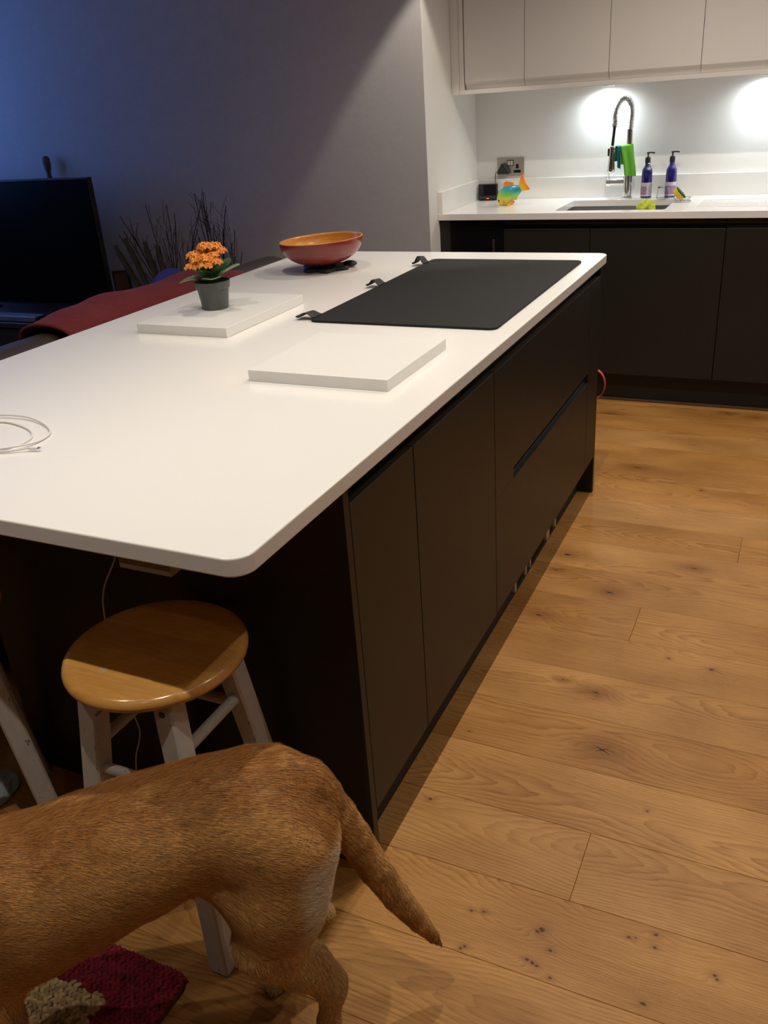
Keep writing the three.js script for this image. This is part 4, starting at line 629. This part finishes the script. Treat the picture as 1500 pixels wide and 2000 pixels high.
  const coat = (s, h, l, nn) => {
    const [c, a, b] = sec(clamp(s, -0.01, 0.7)); const up = (h - c) / a, st = N(s * 22, (h + s * 0.3) * 95, l * 60), w = 0.25 * N(s * 11, h * 14, l * 14) + 0.2 * N(s * 34, h * 45, l * 40) + 0.3 * st;
    let k = mix(GLD, RUS, smooth(0.35, 1.0, up + w * 0.8)); k = mix(k, GLD, 0.5 * smooth(0.05, 0.3, w)); k = mix(k, RUS, 0.35 * smooth(0.08, 0.3, -w));
    k = mix(k, PAL, 0.75 * smooth(-0.72, -1.0, up + w * 0.4) * smooth(0.12, 0.2, s));
    if (s < 0.17) k = mix(k, BUF, smooth(0.42, 0.30, h + w * 0.05));
    const back = smooth(0.060, 0.024, s + 0.10 * Math.max(0, h - 0.43) - 0.4 * Math.max(0, 0.40 - h)) * smooth(0.50, 0.46, h) * smooth(0.30, 0.40, h) * smooth(-0.03, -0.014, s) * smooth(0.024, 0.045, Math.abs(l)); k = mix(k, CRM, back * 0.95);
    if (s < -0.02) k = mix(k, mix(GLD, RUS, smooth(-0.3, 0.5, N(s * 30, h * 30, l * 30) + (l > 0.0 ? 0 : 0.3))), 0.7 * smooth(-0.03, -0.055, s));
    if (h < 0.06) k = mix(k, mix(BUF, RUS, 0.35), 0.6); return k;
  };
  for (let i = 0; i < P.count; i++) { const s = P.getX(i), h = P.getY(i), l = P.getZ(i), v = grad(s, h, l); nor.set([v.x, v.y, v.z], i * 3); col.set(coat(s, h, l, v), i * 3); uv.set([s * 1.6 + 0.5, h * 1.6 + Math.abs(l) * 1.1], i * 2); }
  g.setAttribute('normal', new THREE.BufferAttribute(nor, 3)); g.setAttribute('color', new THREE.BufferAttribute(col, 3)); g.setAttribute('uv', new THREE.BufferAttribute(uv, 2));
  const fur = dataTex(1024, 1024, (i, j) => { const a = i + 14 * N(i * 0.01, j * 0.01, 7), q = j + a * 0.22; const k = 34 * N(a * 0.030, q * 0.22, 1) + 26 * N(a * 0.075, q * 0.5, 5) + 18 * N(a * 0.01, q * 0.012, 9); const v = 214 + k; return [v, v, v]; });
  const dog = thing('dog', 'short-coated fox red dog standing beside the stool, head out of frame', 'dog', [0.06, 0, -0.02]);
  dog.rotation.y = Math.PI + Math.atan2(0.586, 0.81); // s axis to the left and towards the camera
  const furM = mat([1, 1, 1], 0.72, { vertexColors: true, map: fur, bumpMap: fur, bumpScale: 0.002, specularIntensity: 0.35 });
  const flip = new THREE.Group();
  // mirror l so that it runs towards the camera
  for (const q of [g]) { const A = q.attributes.position, C = q.attributes.normal; for (let i = 0; i < A.count; i++) { A.setZ(i, -A.getZ(i)); C.setZ(i, -C.getZ(i)); } const ix = q.index.array; for (let i = 0; i < ix.length; i += 3) { const t = ix[i]; ix[i] = ix[i + 1]; ix[i + 1] = t; } }
  mesh('body', g, furM, dog);
  // head pieces (out of the frame)
  const ear = thick(10, 8, (u, v) => [(v - 0.5) * 0.06 * (1 - 0.5 * u * u), -u * 0.085, 0.012 * Math.sin(u * 3)], 0.006);
  const earM = mat([0.24, 0.095, 0.03], 0.8); mesh('ear', ear, earM, dog, [0.81, 0.505, 0.066], [0.35, 0, 0]); mesh('ear', ear, earM, dog, [0.81, 0.505, -0.066], [-0.35, 0, 0]);
  const eye = new THREE.SphereGeometry(0.011, 14, 10); for (const q of [1, -1]) mesh('eye', eye, M.gloss, dog, [0.895, 0.452, 0.032 * q]);
  mesh('nose', new THREE.SphereGeometry(0.016, 14, 10).scale(0.8, 0.8, 1.1), M.gloss, dog, [0.992, 0.393, 0]);
  const claw = new THREE.ConeGeometry(0.003, 0.013, 8).rotateZ(-1.9), clawM = mat([0.05, 0.04, 0.035], 0.4);
  for (const [ps, pl] of [[0.045, 0.080], [0.090, -0.086], [0.532, 0.080], [0.602, -0.080]]) for (const [dl, ds] of [[-0.021, 0.030], [-0.0075, 0.042], [0.0075, 0.042], [0.021, 0.030]]) mesh('claw', claw, clawM, dog, [ps + ds + 0.012, ps > 0.3 ? 0.0205 : 0.008, -(pl + dl)]);
  // short hairs
  const A = g.attributes.position, IX = g.index, nt = IX.count / 3, cum = new Float32Array(nt); let tot = 0; const va = V(), vb = V(), vc = V();
  for (let t = 0; t < nt; t++) { va.fromBufferAttribute(A, IX.getX(t * 3)); vb.fromBufferAttribute(A, IX.getX(t * 3 + 1)); vc.fromBufferAttribute(A, IX.getX(t * 3 + 2)); tot += vb.clone().sub(va).cross(vc.clone().sub(va)).length(); cum[t] = tot; }
  const hairG = new THREE.BufferGeometry(); hairG.setAttribute('position', new THREE.Float32BufferAttribute([0, 0, -0.00032, 0, 0, 0.00032, 0.6, 0.00, 0.00022, 0, 0, -0.00032, 0.6, 0, 0.00022, 0.6, 0, -0.00022, 0.6, 0, -0.00022, 0.6, 0, 0.00022, 1, 0.0, 0].map((x, i) => i % 3 === 0 ? x * 0.011 : x), 3)); hairG.computeVertexNormals();
  const NH = 150000, im = new THREE.InstancedMesh(hairG, mat([1, 1, 1], 0.6, { side: THREE.DoubleSide, specularIntensity: 0.4 }), NH), mtx = new THREE.Matrix4(), c3 = new THREE.Color(); im.name = 'short_fur'; im.userData = { kind: 'stuff' };
  let made = 0; for (let tries = 0; made < NH && tries < NH * 2; tries++) {
    const q = rnd() * tot; let lo = 0, hi = nt - 1; while (lo < hi) { const m = (lo + hi) >> 1; if (cum[m] < q) lo = m + 1; else hi = m; }
    let u = rnd(), v = rnd(); if (u + v > 1) { u = 1 - u; v = 1 - v; } va.fromBufferAttribute(A, IX.getX(lo * 3)); vb.fromBufferAttribute(A, IX.getX(lo * 3 + 1)); vc.fromBufferAttribute(A, IX.getX(lo * 3 + 2));
    const p = va.clone().addScaledVector(vb.sub(va), u).addScaledVector(vc.sub(va), v); if (p.y < 0.004 || p.x > 0.8) continue;
    const nn = grad(p.x, p.y, -p.z); nn.z = -nn.z;
    const legish = p.y < 0.34 ? 1 : 0, d = V(-1 + legish * 0.8, -0.45 - legish * 0.5 + (p.x < -0.02 ? -0.8 : 0), 0.1 * Math.sign(p.z)); d.x += 0.35 * N(p.x * 12, p.y * 12, p.z * 12); d.y += 0.35 * N(p.x * 12 + 9, p.y * 12, p.z * 12) + rr(-0.12, 0.12); d.addScaledVector(nn, -d.dot(nn)).normalize();
    d.addScaledVector(nn, rr(0.10, 0.24)).normalize(); const side = d.clone().cross(nn).normalize(), up = side.clone().cross(d).normalize(), L = rr(0.6, 1.15) * (p.y < 0.2 ? 0.6 : 1);
    mtx.makeBasis(d.multiplyScalar(L), up, side); mtx.setPosition(p); im.setMatrixAt(made, mtx); const k = coat(p.x, p.y, -p.z, nn), br = rr(0.6, 1.5); c3.setRGB(k[0] * br, k[1] * br * rr(0.94, 1.06), k[2] * br); im.setColorAt(made, c3); made++;
  }
  im.count = made; im.castShadow = im.receiveShadow = true; dog.add(im);
}
renderer.render(scene, camera);
